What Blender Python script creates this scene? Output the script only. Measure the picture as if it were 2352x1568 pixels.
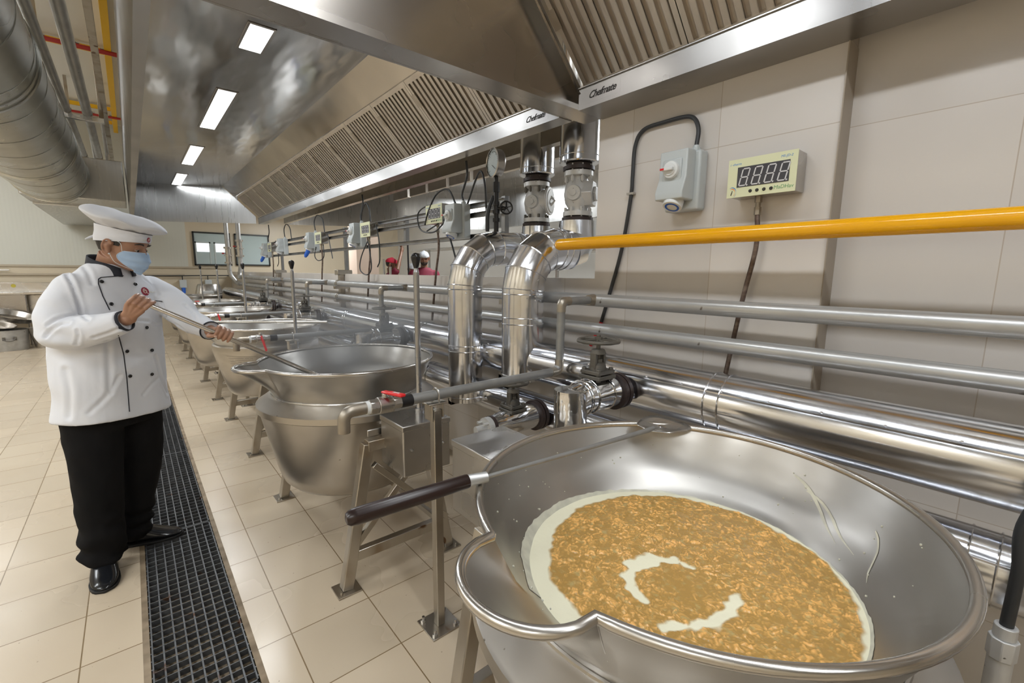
import bpy, bmesh, math, random
from mathutils import Vector, Matrix, noise
from mathutils.bvhtree import BVHTree
random.seed(7)
for o in list(bpy.data.objects): bpy.data.objects.remove(o)
S = bpy.context.scene
C = S.collection
PI = math.pi
# ------------------------------------------------------------------ camera
CR = Vector((0.76537067, -0.64352915, 0.00882977)); CU = Vector((0.09017753, 0.12081518, 0.98857054)); CF = Vector((0.63724073, 0.75582665, -0.15050026))
CAM = Vector((0, 0, 1.5)); FPX = 1031.0
cd = bpy.data.cameras.new('camera'); cam = bpy.data.objects.new('camera', cd); C.objects.link(cam)
cd.sensor_width = 36; cd.lens = FPX/2352*36; cd.clip_start = .05; cd.clip_end = 100
M = Matrix((CR, CU, -CF)).transposed().to_4x4(); M.translation = CAM
cam.matrix_world = M
S.camera = cam
# ------------------------------------------------------------------ world, lamps, exposure
w = bpy.data.worlds.new('world'); S.world = w; w.use_nodes = True
w.node_tree.nodes['Background'].inputs[0].default_value = (.93, .96, 1, 1)
w.node_tree.nodes['Background'].inputs[1].default_value = .4
S.view_settings.view_transform = 'Standard'; S.view_settings.look = 'None'; S.view_settings.gamma = 1
S.view_settings.use_curve_mapping = False
S.view_settings.exposure = 0.0
def area(name, loc, sx, sy, power, col=(1, .97, .93), rot=(0, 0, 0), spread=None):
    l = bpy.data.lights.new(name, 'AREA'); l.shape = 'RECTANGLE'; l.size = sx; l.size_y = sy; l.energy = power; l.color = col
    o = bpy.data.objects.new(name, l); C.objects.link(o); o.location = loc; o.rotation_euler = rot
    if spread: l.spread = spread
    return o
# hood ceiling tubes plus added aisle lamps (fittings for both are modelled below)
for y0, y1 in ((3.12, 3.48), (4.35, 5.57), (6.45, 7.6), (8.4, 9.5)):
    area('hood_lamp', (.715, (y0+y1)/2, 2.885), .12, y1-y0, (20 if y0 < 8 else 7)*(y1-y0), (.93, .97, 1))
for y0, y1 in ((-2.2, -1.0), (-.6, .6), (.95, 1.5)):
    area('hood_lamp', (.715, (y0+y1)/2, 2.885), .12, y1-y0, (13)*(y1-y0), (.93, .97, 1))
for x in (-2.5, -4.1):
    for y in (-2.0, 1.0, 4.0, 7.5, 11.0):
        area('aisle_fill', (x, y, 3.94), 1.2, .6, 36, (.93, .97, 1))  # added downward fill for the closed room
        area('aisle_fill', (x, y, 4.08), 1.2, .6, 15, (.93, .97, 1), (PI, 0, 0))  # uplight added to brighten the ceiling
for x, y in ((4.3, 2.0), (4.3, 6.0), (5.6, 4), (5.6, 9.5), (3.2, 11.6)):
    area('back_kitchen_fill', (x, y, 2.85 if x < 5 else 4.3), .8, .8, 62, (.93, .97, 1))  # fill lights added to brighten the room behind the opening, no fittings
# ------------------------------------------------------------------ mesh helpers
class MB:
    def __init__(s): s.v = []; s.f = []
    def add(s, vs, fs):
        n = len(s.v); s.v += [tuple(v) for v in vs]; s.f += [tuple(i+n for i in f) for f in fs]; return s
    def box(s, lo, hi, rz=0, m=None):
        cx, cy, cz = [(a+b)/2 for a, b in zip(lo, hi)]
        vs = [Vector((x, y, z)) for z in (lo[2], hi[2]) for y in (lo[1], hi[1]) for x in (lo[0], hi[0])]
        if rz:
            R = Matrix.Rotation(rz, 3, 'Z'); c = Vector((cx, cy, cz)); vs = [R@(v-c)+c for v in vs]
        if m is not None: vs = [m@v for v in vs]
        return s.add(vs, [(0, 2, 3, 1), (4, 5, 7, 6), (0, 1, 5, 4), (2, 6, 7, 3), (0, 4, 6, 2), (1, 3, 7, 5)])
    def bar(s, a, b, w, h=None, up=(0, 0, 1)):
        a = Vector(a); b = Vector(b); h = h or w; d = (b-a).normalized(); up = Vector(up)
        if abs(d.dot(up)) > .98: up = Vector((0, 1, 0))
        r = d.cross(up).normalized(); u = r.cross(d)
        vs = [p+r*x*w/2+u*y*h/2 for p in (a, b) for x, y in ((-1, -1), (1, -1), (1, 1), (-1, 1))]
        return s.add(vs, [(0, 1, 2, 3), (7, 6, 5, 4), (0, 4, 5, 1), (1, 5, 6, 2), (2, 6, 7, 3), (3, 7, 4, 0)])
    def tube(s, pts, r, n=16, caps=True, closed=False, flat=1.0):
        pts = [Vector(p) for p in pts]; rs = r if isinstance(r, (list, tuple)) else [r]*len(pts)
        N = len(pts); T = []
        for i in range(N):
            if closed: d = pts[(i+1) % N]-pts[i-1]
            elif i == 0: d = pts[1]-pts[0]
            elif i == N-1: d = pts[-1]-pts[-2]
            else: d = (pts[i+1]-pts[i]).normalized()+(pts[i]-pts[i-1]).normalized()
            T.append(d.normalized() if d.length > 1e-9 else Vector((0, 0, 1)))
        t = T[0]; u = t.orthogonal().normalized() if abs(t.z) > .9 else t.cross(Vector((0, 0, 1))).normalized()
        vs = []
        for i in range(N):
            u = (u-T[i]*u.dot(T[i])).normalized(); v = T[i].cross(u)
            k = 1.0
            if not closed and 0 < i < N-1:
                c = max(.3, T[i].dot((pts[i+1]-pts[i]).normalized())); 
            for j in range(n):
                a = 2*PI*j/n; vs.append(pts[i]+(u*math.cos(a)+v*math.sin(a)*flat)*rs[i])
        fs = []
        for i in range(N if closed else N-1):
            i2 = (i+1) % N
            for j in range(n):
                j2 = (j+1) % n; fs.append((i*n+j, i*n+j2, i2*n+j2, i2*n+j))
        if caps and not closed:
            fs.append(tuple(range(n-1, -1, -1))); fs.append(tuple((N-1)*n+j for j in range(n)))
        return s.add(vs, fs)
    def cyl(s, a, b, r, r2=None, n=24, caps=True): return s.tube([a, b], [r, r if r2 is None else r2], n, caps)
    def lathe(s, prof, c=(0, 0, 0), axis=(0, 0, 1), n=48, closed=False, caps=False):
        """prof: list of (r, h) along the axis"""
        c = Vector(c); ax = Vector(axis).normalized(); u = ax.orthogonal().normalized() if abs(ax.z) < .99 else Vector((1, 0, 0)); v = ax.cross(u)
        vs = []; m = len(prof)
        for r, h in prof:
            for j in range(n):
                a = 2*PI*j/n; vs.append(c+ax*h+(u*math.cos(a)+v*math.sin(a))*r)
        fs = []
        for i in range(m if closed else m-1):
            i2 = (i+1) % m
            for j in range(n):
                j2 = (j+1) % n; fs.append((i*n+j, i*n+j2, i2*n+j2, i2*n+j))
        if caps: fs.append(tuple(range(n-1, -1, -1))); fs.append(tuple((m-1)*n+j for j in range(n)))
        return s.add(vs, fs)
    def loft(s, rings, caps=True, closed=False):
        n = len(rings[0]); vs = [p for r in rings for p in r]; fs = []; m = len(rings)
        for i in range(m if closed else m-1):
            i2 = (i+1) % m
            for j in range(n):
                j2 = (j+1) % n; fs.append((i*n+j, i*n+j2, i2*n+j2, i2*n+j))
        if caps and not closed: fs.append(tuple(range(n-1, -1, -1))); fs.append(tuple((m-1)*n+j for j in range(n)))
        return s.add(vs, fs)
    def prism(s, poly, h0, h1, f):
        """poly of 2d points, f(x, y, h) -> 3d"""
        n = len(poly)
        vs = [f(x, y, h) for h in (h0, h1) for x, y in poly]
        return s.add(vs, [tuple(range(n-1, -1, -1)), tuple(range(n, 2*n))]+[(i, (i+1) % n, (i+1) % n+n, i+n) for i in range(n)])
    def sheet(s, grid):
        m = len(grid); n = len(grid[0])
        return s.add([p for r in grid for p in r], [(i*n+j, i*n+j+1, (i+1)*n+j+1, (i+1)*n+j) for i in range(m-1) for j in range(n-1)])
    def ball(s, c, r, sc=(1, 1, 1), n=16, m=10, R=None):
        c = Vector(c); rings = []
        for i in range(1, m):
            t = PI*i/m; rings.append([Vector((math.sin(t)*math.cos(2*PI*j/n)*r*sc[0], math.sin(t)*math.sin(2*PI*j/n)*r*sc[1], math.cos(t)*r*sc[2])) for j in range(n)])
        rings = rings[::-1]
        if R is not None: rings = [[R@p for p in q] for q in rings]
        return s.loft([[c+p for p in q] for q in rings])
    def weld(s, d=1e-5):
        bm = bmesh.new()
        vv = [bm.verts.new(v) for v in s.v]
        for f in s.f:
            try: bm.faces.new([vv[i] for i in f])
            except ValueError: pass
        bmesh.ops.remove_doubles(bm, verts=bm.verts, dist=d)
        bm.verts.index_update(); s.v = [tuple(v.co) for v in bm.verts]; s.f = [tuple(x.index for x in f.verts) for f in bm.faces]; bm.free(); return s
def mesh_of(name, mb, off=(0, 0, 0), smooth=True, ang=35):
    me = bpy.data.meshes.new(name)
    ox, oy, oz = off
    me.from_pydata([(x-ox, y-oy, z-oz) for x, y, z in mb.v], [], mb.f); me.update()
    bm = bmesh.new(); bm.from_mesh(me); bmesh.ops.recalc_face_normals(bm, faces=bm.faces); bm.to_mesh(me); bm.free()
    if smooth:
        for p in me.polygons: p.use_smooth = True
        me.set_sharp_from_angle(angle=math.radians(ang))
    return me
def wloc(o):
    v = Vector((0, 0, 0))
    while o: v += o.location; o = o.parent
    return v
def obj(name, mb, mat, parent=None, bevel=0, smooth=True, ang=35, label=None, segs=2):
    """one mesh object; mb is in world coordinates (parents are unrotated while building)"""
    if parent is not None: off = wloc(parent)
    else:
        xs = [v[0] for v in mb.v]; ys = [v[1] for v in mb.v]; zs = [v[2] for v in mb.v]
        off = Vector(((min(xs)+max(xs))/2, (min(ys)+max(ys))/2, min(zs)))
    me = mesh_of(name, mb, off, smooth, ang); me.materials.append(mat)
    o = bpy.data.objects.new(name, me); C.objects.link(o)
    if parent is not None: o.parent = parent
    else: o.location = off
    if bevel:
        m = o.modifiers.new('bevel', 'BEVEL'); m.width = bevel; m.segments = segs; m.limit_method = 'ANGLE'; m.angle_limit = math.radians(40)
        m.harden_normals = False
    if label: o['label'] = label
    return o
def tag(o, label, cat, group=None, kind=None):
    o['label'] = label; o['category'] = cat
    if group: o['group'] = group
    if kind: o['kind'] = kind
    return o
def thing(name, loc, label, cat, group=None):
    o = bpy.data.objects.new(name, None); o.empty_display_size = .1; C.objects.link(o); o.location = loc
    return tag(o, label, cat, group)
def struct(name, mb, mat, **k):
    o = obj(name, mb, mat, **k); o['kind'] = 'structure'; return o
def dup(root, loc, label, group=None):
    r = root.copy(); C.objects.link(r); r.location = loc; r['label'] = label
    if group: r['group'] = group
    for ch in list(root.children):
        c = ch.copy(); C.objects.link(c); c.parent = r
        for g in list(ch.children):
            d = g.copy(); C.objects.link(d); d.parent = c
    return r
def text_mb(txt, size, to3d, extrude=.0006, shear=0, bold=0, spacing=1.0, align='CENTER'):
    """lettering as a mesh; to3d maps (x, y, h) to world"""
    cu = bpy.data.curves.new('t', 'FONT'); cu.body = txt; cu.size = size; cu.extrude = extrude; cu.shear = shear; cu.offset = bold
    cu.align_x = align; cu.align_y = 'CENTER'; cu.space_character = spacing; cu.resolution_u = 3
    o = bpy.data.objects.new('t', cu); C.objects.link(o); bpy.context.view_layer.update()
    me = bpy.data.meshes.new_from_object(o.evaluated_get(bpy.context.evaluated_depsgraph_get()))
    mb = MB(); mb.add([to3d(v.co.x, v.co.y, v.co.z) for v in me.vertices], [tuple(p.vertices) for p in me.polygons])
    bpy.data.objects.remove(o); bpy.data.curves.remove(cu); bpy.data.meshes.remove(me)
    return mb
def remesh(mb, voxel, smooth=2, fac=.5):
    """union of closed shapes as one continuous skin"""
    me = bpy.data.meshes.new('r'); me.from_pydata(mb.v, [], mb.f); me.update()
    bm = bmesh.new(); bm.from_mesh(me); bmesh.ops.recalc_face_normals(bm, faces=bm.faces); bm.to_mesh(me); bm.free()
    o = bpy.data.objects.new('r', me); C.objects.link(o)
    m = o.modifiers.new('r', 'REMESH'); m.mode = 'VOXEL'; m.voxel_size = voxel
    if smooth:
        q = o.modifiers.new('s', 'SMOOTH'); q.iterations = smooth; q.factor = fac
    bpy.context.view_layer.update()
    me2 = bpy.data.meshes.new_from_object(o.evaluated_get(bpy.context.evaluated_depsgraph_get()))
    out = MB(); out.v = [tuple(v.co) for v in me2.vertices]; out.f = [tuple(p.vertices) for p in me2.polygons]
    bpy.data.objects.remove(o); bpy.data.meshes.remove(me); bpy.data.meshes.remove(me2)
    return out
def arc(c, r, a0, a1, u, v, n=8):
    c = Vector(c); u = Vector(u); v = Vector(v)
    return [c+(u*math.cos(a0+(a1-a0)*i/n)+v*math.sin(a0+(a1-a0)*i/n))*r for i in range(n+1)]
def fillet(pts, r, n=5):
    """polyline with rounded corners"""
    pts = [Vector(p) for p in pts]; out = [pts[0]]
    for i in range(1, len(pts)-1):
        a = pts[i-1]-pts[i]; b = pts[i+1]-pts[i]; k = min(r, a.length*.48, b.length*.48)
        p0 = pts[i]+a.normalized()*k; p1 = pts[i]+b.normalized()*k
        for j in range(n+1):
            t = j/n; out.append(p0*(1-t)**2+pts[i]*2*t*(1-t)+p1*t*t)
    out.append(pts[-1]); return out
def spline(pts, n=8):
    pts = [Vector(p) for p in pts]; P = [pts[0]*2-pts[1]]+pts+[pts[-1]*2-pts[-2]]; out = []
    for i in range(1, len(P)-2):
        for j in range(n):
            t = j/n; a, b, c, d = P[i-1], P[i], P[i+1], P[i+2]
            out.append(.5*((2*b)+(c-a)*t+(2*a-5*b+4*c-d)*t*t+(3*b-a-3*c+d)*t**3))
    out.append(pts[-1]); return out
# ------------------------------------------------------------------ materials
def mat(name, col, rough=.5, metal=0.0, **k):
    m = bpy.data.materials.new(name); m.use_nodes = True; nt = m.node_tree; b = nt.nodes['Principled BSDF']
    b.inputs['Base Color'].default_value = (*col, 1); b.inputs['Roughness'].default_value = rough; b.inputs['Metallic'].default_value = metal
    for kk, v in k.items(): b.inputs[kk.replace('_', ' ')].default_value = v
    return m
def nd(nt, t, **k):
    n = nt.nodes.new(t)
    for a, b in k.items():
        if a.startswith('i_'): n.inputs[a[2:].replace('_', ' ')].default_value = b
        else: setattr(n, a, b)
    return n
def surf(name, col, col2=None, rough=(.3, .4), metal=0.0, scale=(8, 8, 8), bump=.0, bscale=None, dist=.002, space='Object', detail=2.5, lo=.2, hi=.8, spots=None, **k):
    """noise-varied surface: colour, roughness and a little relief"""
    m = mat(name, col, rough[0], metal, **k); nt = m.node_tree; L = nt.links; b = nt.nodes['Principled BSDF']
    tc = nd(nt, 'ShaderNodeTexCoord') if space == 'Object' else nd(nt, 'ShaderNodeNewGeometry')
    out = tc.outputs['Object'] if space == 'Object' else tc.outputs['Position']
    mp = nd(nt, 'ShaderNodeMapping'); mp.inputs['Scale'].default_value = scale; L.new(out, mp.inputs[0])
    n = nd(nt, 'ShaderNodeTexNoise'); n.inputs['Scale'].default_value = 1; n.inputs['Detail'].default_value = detail; L.new(mp.outputs[0], n.inputs['Vector'])
    r = nd(nt, 'ShaderNodeMapRange'); r.interpolation_type = 'SMOOTHSTEP'; r.inputs[1].default_value = lo; r.inputs[2].default_value = hi; L.new(n.outputs['Fac'], r.inputs[0])
    if col2:
        mx = nd(nt, 'ShaderNodeMix'); mx.data_type = 'RGBA'; mx.inputs[6].default_value = (*col, 1); mx.inputs[7].default_value = (*col2, 1)
        L.new(r.outputs[0], mx.inputs[0]); last = mx.outputs[2]
        if spots:
            n3 = nd(nt, 'ShaderNodeTexNoise'); n3.inputs['Scale'].default_value = spots[0]; n3.inputs['Detail'].default_value = 2; L.new(out, n3.inputs['Vector'])
            r3 = nd(nt, 'ShaderNodeMapRange'); r3.inputs[1].default_value = spots[1]; r3.inputs[2].default_value = spots[1]+.04; L.new(n3.outputs['Fac'], r3.inputs[0])
            mx2 = nd(nt, 'ShaderNodeMix'); mx2.data_type = 'RGBA'; mx2.inputs[7].default_value = (*spots[2], 1); L.new(last, mx2.inputs[6]); L.new(r3.outputs[0], mx2.inputs[0]); last = mx2.outputs[2]
        L.new(last, b.inputs['Base Color'])
    rr = nd(nt, 'ShaderNodeMapRange'); rr.interpolation_type = 'SMOOTHSTEP'; rr.inputs[3].default_value = rough[0]; rr.inputs[4].default_value = rough[1]; L.new(n.outputs['Fac'], rr.inputs[0]); rr.inputs[1].default_value = lo; rr.inputs[2].default_value = hi
    L.new(rr.outputs[0], b.inputs['Roughness'])
    if bump:
        mp2 = nd(nt, 'ShaderNodeMapping'); mp2.inputs['Scale'].default_value = bscale or scale; L.new(out, mp2.inputs[0])
        n2 = nd(nt, 'ShaderNodeTexNoise'); n2.inputs['Scale'].default_value = 1; n2.inputs['Detail'].default_value = 3; L.new(mp2.outputs[0], n2.inputs['Vector'])
        bp = nd(nt, 'ShaderNodeBump'); bp.inputs['Strength'].default_value = bump; bp.inputs['Distance'].default_value = dist; L.new(n2.outputs['Fac'], bp.inputs['Height']); L.new(bp.outputs[0], b.inputs['Normal'])
    return m
def tiles(name, base, base2, grout, ax, w=.004, rough=(.25, .4), dirt=None, stag=None):
    """ax: list of (component, offset, spacing) grid lines in world position"""
    m = surf(name, base, base2, rough=rough, scale=(1.3, 1.3, 1.3), space='World', detail=3, bump=.06, bscale=(9, 9, 9), dist=.003)
    nt = m.node_tree; L = nt.links; b = nt.nodes['Principled BSDF']
    g = nd(nt, 'ShaderNodeNewGeometry'); sp = nd(nt, 'ShaderNodeSeparateXYZ'); L.new(g.outputs['Position'], sp.inputs[0])
    last = None; ids = []
    for comp, off, spc in ax:
        a = nd(nt, 'ShaderNodeMath', operation='SUBTRACT'); L.new(sp.outputs[comp], a.inputs[0]); a.inputs[1].default_value = off
        d = nd(nt, 'ShaderNodeMath', operation='DIVIDE'); L.new(a.outputs[0], d.inputs[0]); d.inputs[1].default_value = spc
        fl = nd(nt, 'ShaderNodeMath', operation='FLOOR'); L.new(d.outputs[0], fl.inputs[0]); ids.append(fl)
        f = nd(nt, 'ShaderNodeMath', operation='FRACT'); L.new(d.outputs[0], f.inputs[0])
        c = nd(nt, 'ShaderNodeMath', operation='SUBTRACT'); L.new(f.outputs[0], c.inputs[0]); c.inputs[1].default_value = .5
        e = nd(nt, 'ShaderNodeMath', operation='ABSOLUTE'); L.new(c.outputs[0], e.inputs[0])
        h = nd(nt, 'ShaderNodeMath', operation='GREATER_THAN'); L.new(e.outputs[0], h.inputs[0]); h.inputs[1].default_value = .5-w/spc/2
        if last:
            mxx = nd(nt, 'ShaderNodeMath', operation='MAXIMUM'); L.new(last.outputs[0], mxx.inputs[0]); L.new(h.outputs[0], mxx.inputs[1]); last = mxx
        else: last = h
    # each tile its own slight tone
    cb = nd(nt, 'ShaderNodeCombineXYZ')
    for i, q in enumerate(ids): L.new(q.outputs[0], cb.inputs[i])
    wn = nd(nt, 'ShaderNodeTexWhiteNoise'); wn.noise_dimensions = '3D'; L.new(cb.outputs[0], wn.inputs['Vector'])
    mr = nd(nt, 'ShaderNodeMapRange'); mr.inputs[3].default_value = .93; mr.inputs[4].default_value = 1.04; L.new(wn.outputs['Value'], mr.inputs[0])
    src = b.inputs['Base Color'].links[0].from_socket
    vm = nd(nt, 'ShaderNodeVectorMath', operation='SCALE'); L.new(src, vm.inputs[0]); L.new(mr.outputs[0], vm.inputs['Scale'])
    cur = vm.outputs[0]
    if dirt:
        n3 = nd(nt, 'ShaderNodeTexNoise'); n3.inputs['Scale'].default_value = dirt[0]; n3.inputs['Detail'].default_value = 6; L.new(g.outputs['Position'], n3.inputs['Vector'])
        r3 = nd(nt, 'ShaderNodeMapRange'); r3.interpolation_type = 'SMOOTHSTEP'; r3.inputs[1].default_value = dirt[1]; r3.inputs[2].default_value = dirt[1]+.32; r3.inputs[4].default_value = dirt[3]; L.new(n3.outputs['Fac'], r3.inputs[0])
        mx = nd(nt, 'ShaderNodeMix'); mx.data_type = 'RGBA'; mx.inputs[7].default_value = (*dirt[2], 1); L.new(cur, mx.inputs[6]); L.new(r3.outputs[0], mx.inputs[0]); cur = mx.outputs[2]
        n4 = nd(nt, 'ShaderNodeTexVoronoi'); n4.inputs['Scale'].default_value = 26; L.new(g.outputs['Position'], n4.inputs['Vector'])
        n5 = nd(nt, 'ShaderNodeTexWhiteNoise'); n5.noise_dimensions = '3D'; L.new(n4.outputs['Position'], n5.inputs['Vector'])
        t1 = nd(nt, 'ShaderNodeMath', operation='LESS_THAN'); L.new(n4.outputs['Distance'], t1.inputs[0]); t1.inputs[1].default_value = .07
        t2 = nd(nt, 'ShaderNodeMath', operation='GREATER_THAN'); L.new(n5.outputs['Value'], t2.inputs[0]); t2.inputs[1].default_value = .72
        t3 = nd(nt, 'ShaderNodeMath', operation='MULTIPLY'); L.new(t1.outputs[0], t3.inputs[0]); L.new(t2.outputs[0], t3.inputs[1])
        t4 = nd(nt, 'ShaderNodeMath', operation='MULTIPLY'); L.new(t3.outputs[0], t4.inputs[0]); t4.inputs[1].default_value = .5
        mx = nd(nt, 'ShaderNodeMix'); mx.data_type = 'RGBA'; mx.inputs[7].default_value = (.12, .08, .05, 1); L.new(cur, mx.inputs[6]); L.new(t4.outputs[0], mx.inputs[0]); cur = mx.outputs[2]
    mx = nd(nt, 'ShaderNodeMix'); mx.data_type = 'RGBA'; mx.inputs[7].default_value = (*grout, 1); L.new(cur, mx.inputs[6]); L.new(last.outputs[0], mx.inputs[0])
    L.new(mx.outputs[2], b.inputs['Base Color'])
    return m
def ribbed(name, col, comp, pitch, rough=.35, depth=.003):
    m = mat(name, col, rough); nt = m.node_tree; L = nt.links; b = nt.nodes['Principled BSDF']
    g = nd(nt, 'ShaderNodeNewGeometry'); sp = nd(nt, 'ShaderNodeSeparateXYZ'); L.new(g.outputs['Position'], sp.inputs[0])
    a = nd(nt, 'ShaderNodeMath', operation='MULTIPLY'); L.new(sp.outputs[comp], a.inputs[0]); a.inputs[1].default_value = 2*PI/pitch
    s_ = nd(nt, 'ShaderNodeMath', operation='SINE'); L.new(a.outputs[0], s_.inputs[0])
    bp = nd(nt, 'ShaderNodeBump'); bp.inputs['Strength'].default_value = .5; bp.inputs['Distance'].default_value = depth; L.new(s_.outputs[0], bp.inputs['Height']); L.new(bp.outputs[0], b.inputs['Normal'])
    return m
STEEL = surf('satin_steel', (.55, .535, .515), (.46, .445, .425), rough=(.22, .36), metal=1, scale=(5, 5, 5), bump=.08, bscale=(60, 60, 60), dist=.001)
BRUSH = surf('brushed_steel', (.60, .575, .54), (.52, .495, .46), rough=(.20, .32), metal=1, scale=(3, 3, 3), bump=.05, bscale=(4, 4, 120), dist=.0004)
LEVM = surf('lever_rod_steel', (.46, .47, .49), (.40, .41, .43), rough=(.22, .32), metal=1, scale=(5, 5, 5))
RAILM = surf('slotted_rail_zinc', (.34, .34, .34), (.25, .25, .25), rough=(.32, .45), metal=.9, scale=(7, 7, 7))
BOWL = surf('spun_steel', (.52, .505, .48), (.43, .415, .39), rough=(.28, .44), metal=1, scale=(4, 4, 9), bump=.06, bscale=(3, 3, 90), dist=.0012)
JACKET = surf('jacket_steel', (.55, .52, .475), (.43, .40, .36), rough=(.26, .42), metal=1, scale=(3, 3, 5), bump=.25, bscale=(5, 5, 5), dist=.008, spots=(38, .76, (.2, .17, .13)))
LEGM = surf('stained_steel', (.50, .47, .42), (.33, .26, .18), rough=(.3, .5), metal=1, scale=(7, 7, 5), bump=.1, dist=.001, lo=.45, hi=.8, spots=(9, .66, (.16, .09, .05)))
HOOD = surf('hood_sheet', (.58, .57, .56), (.52, .51, .50), rough=(.10, .19), metal=1, scale=(1.4, 1.4, 1.4), bump=.55, bscale=(2.2, .55, 1.5), dist=.035)
PANELS = surf('brushed_panel', (.60, .60, .59), (.54, .54, .53), rough=(.26, .34), metal=1, scale=(30, 30, 1.2), bump=.04, bscale=(40, 40, 1), dist=.001, lo=.2, hi=.8)
HOODF = surf('hood_flat_sheet', (.45, .42, .385), (.39, .36, .33), rough=(.22, .34), metal=1, scale=(2, 2, 2), bump=.12, bscale=(1.5, 1.5, 1.5), dist=.01)
HOODP = surf('hood_polished', (.56, .53, .49), (.48, .45, .41), rough=(.12, .24), metal=1, scale=(3, 3, 3), bump=.12, bscale=(3, 2, 3), dist=.006)
GUTT = surf('gutter_steel', (.40, .39, .38), (.35, .34, .33), rough=(.26, .36), metal=1, scale=(3, 3, 3), bump=.12, bscale=(3, 2, 3), dist=.006)
FILT = surf('filter_steel', (.70, .65, .58), (.58, .53, .47), rough=(.34, .46), metal=1, scale=(4, 4, 4))
CLAD = surf('aluminium_cladding', (.80, .815, .85), (.70, .715, .76), rough=(.10, .24), metal=1, scale=(9, 5, 9), bump=.35, bscale=(7, 2.2, 7), dist=.006)
CLADF = surf('crumpled_foil_cladding', (.82, .83, .85), (.70, .71, .73), rough=(.07, .18), metal=1, scale=(9, 9, 9), bump=.5, bscale=(5, 9, 7), dist=.02)
TAPP = surf('dull_grey_pipe', (.34, .345, .34), (.27, .27, .265), rough=(.38, .5), metal=.6, scale=(14, 5, 14), bump=.1, dist=.001)
GALV = surf('painted_pipe', (.52, .525, .52), (.42, .42, .415), rough=(.28, .42), metal=.55, scale=(14, 5, 14), bump=.1, dist=.001, spots=(17, .72, (.15, .13, .11)))
BARE = surf('welded_bare_pipe', (.45, .42, .37), (.30, .25, .19), rough=(.3, .5), metal=.85, scale=(11, 11, 11), bump=.1, dist=.001)
DUCT = surf('spiral_duct_zinc', (.60, .60, .565), (.50, .50, .46), rough=(.24, .36), metal=1, scale=(3, 3, 3), bump=.15, bscale=(2, 2, 2), dist=.01)
YEL = surf('yellow_gloss_paint', (.90, .44, .003), (.85, .40, .003), rough=(.14, .2), scale=(6, 6, 6), bump=.15, bscale=(30, 8, 30), dist=.002)
YELB = mat('yellow_beam_paint', (.86, .50, .01), .5)
RED = mat('red_pipe_paint', (.42, .035, .03), .45)
REDH = mat('red_lever_plastic', (.72, .02, .025), .3)
BLK = mat('black_plastic', (.012, .012, .013), .22)
CABLE = mat('black_cable', (.03, .032, .035), .45)
COND = surf('steel_hose', (.24, .19, .16), (.12, .08, .065), rough=(.35, .5), metal=.6, scale=(30, 30, 60), bump=.5, bscale=(10, 10, 400), dist=.002)
IRON = surf('cast_iron', (.10, .095, .085), (.17, .155, .13), rough=(.45, .65), metal=.5, scale=(14, 14, 14), bump=.4, bscale=(60, 60, 60), dist=.001)
BLKI = mat('black_iron', (.025, .024, .025), .4, .4)
SILV = surf('silver_painted_iron', (.66, .66, .65), (.55, .55, .54), rough=(.35, .5), metal=.35, scale=(10, 10, 10), bump=.3, bscale=(40, 40, 40), dist=.001, spots=(60, .7, (.12, .11, .1)))
GREYP = mat('light_grey_plastic', (.52, .56, .57), .35)
WHTP = mat('white_plastic', (.72, .74, .74), .35)
CREAM = mat('cream_fascia', (.72, .74, .50), .4)
DARKD = mat('dark_display_window', (.06, .06, .07), .25)
SEG = mat('unlit_segment', (.62, .62, .64), .4)
BLUE = mat('blue_plastic', (.02, .12, .55), .35)
BLUET = mat('blue_print', (.05, .25, .6), .5); GREENT = mat('green_print', (.12, .33, .14), .5); ORNT = mat('orange_print', (.85, .25, .04), .5)
BLKT = mat('black_print', (.02, .018, .016), .5); GREYT = mat('grey_engraving', (.17, .16, .15), .5)
RUBBER = mat('dark_rubber', (.035, .022, .02), .5)
WOOD = surf('dark_varnished_wood', (.010, .005, .0045), (.024, .009, .007), rough=(.25, .36), scale=(8, 8, 30), bump=.1, dist=.001)
GRATE = surf('cast_grate', (.085, .087, .09), (.15, .155, .16), rough=(.4, .55), metal=.6, scale=(20, 20, 20), spots=(9, .66, (.10, .05, .03)))
TRENCH = surf('dirty_trench', (.015, .011, .009), (.05, .03, .02), rough=(.4, .7), scale=(9, 9, 9))
KERB = surf('stained_trench_edge', (.30, .23, .15), (.14, .10, .06), rough=(.5, .7), scale=(12, 12, 12), bump=.3, dist=.003)
FLOORM = tiles('floor_tile', (.57, .48, .365), (.525, .435, .32), (.20, .14, .075), [(0, .05, .3315), (1, 1.866, .3347)], w=.0045, rough=(.18, .34), dirt=(1.7, .45, (.46, .36, .25), .28))
WALLM = tiles('wall_tile', (.68, .65, .62), (.645, .61, .575), (.50, .44, .38), [(1, .545, .4365), (2, .041, .333)], w=.003, rough=(.10, .18))
PANELW = ribbed('white_wall_panel', (.56, .565, .51), 0, .06, .35, .0005)
PANELY = ribbed('white_side_panel', (.56, .56, .54), 1, .08, .35, .0006)
BEIGE = surf('beige_wall', (.58, .51, .39), (.55, .475, .355), rough=(.3, .4), scale=(1, 1, 1), space='World')
CEILM = mat('white_ceiling', (.72, .71, .66), .6)
TRIMM = mat('beige_trim', (.42, .36, .27), .4)
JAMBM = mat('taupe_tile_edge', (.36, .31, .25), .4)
PINKW = mat('pinkish_pillar', (.75, .60, .50), .5)
GLASS = mat('window_glass', (.42, .50, .50), .06, 0, Transmission_Weight=.0)
HFRONT = surf('hood_front_sheet', (.42, .42, .42), (.36, .36, .36), rough=(.3, .42), metal=1, scale=(2, 2, 2), bump=.1, dist=.004)
FRAMEB = mat('black_window_frame', (.02, .022, .02), .4)
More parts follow.
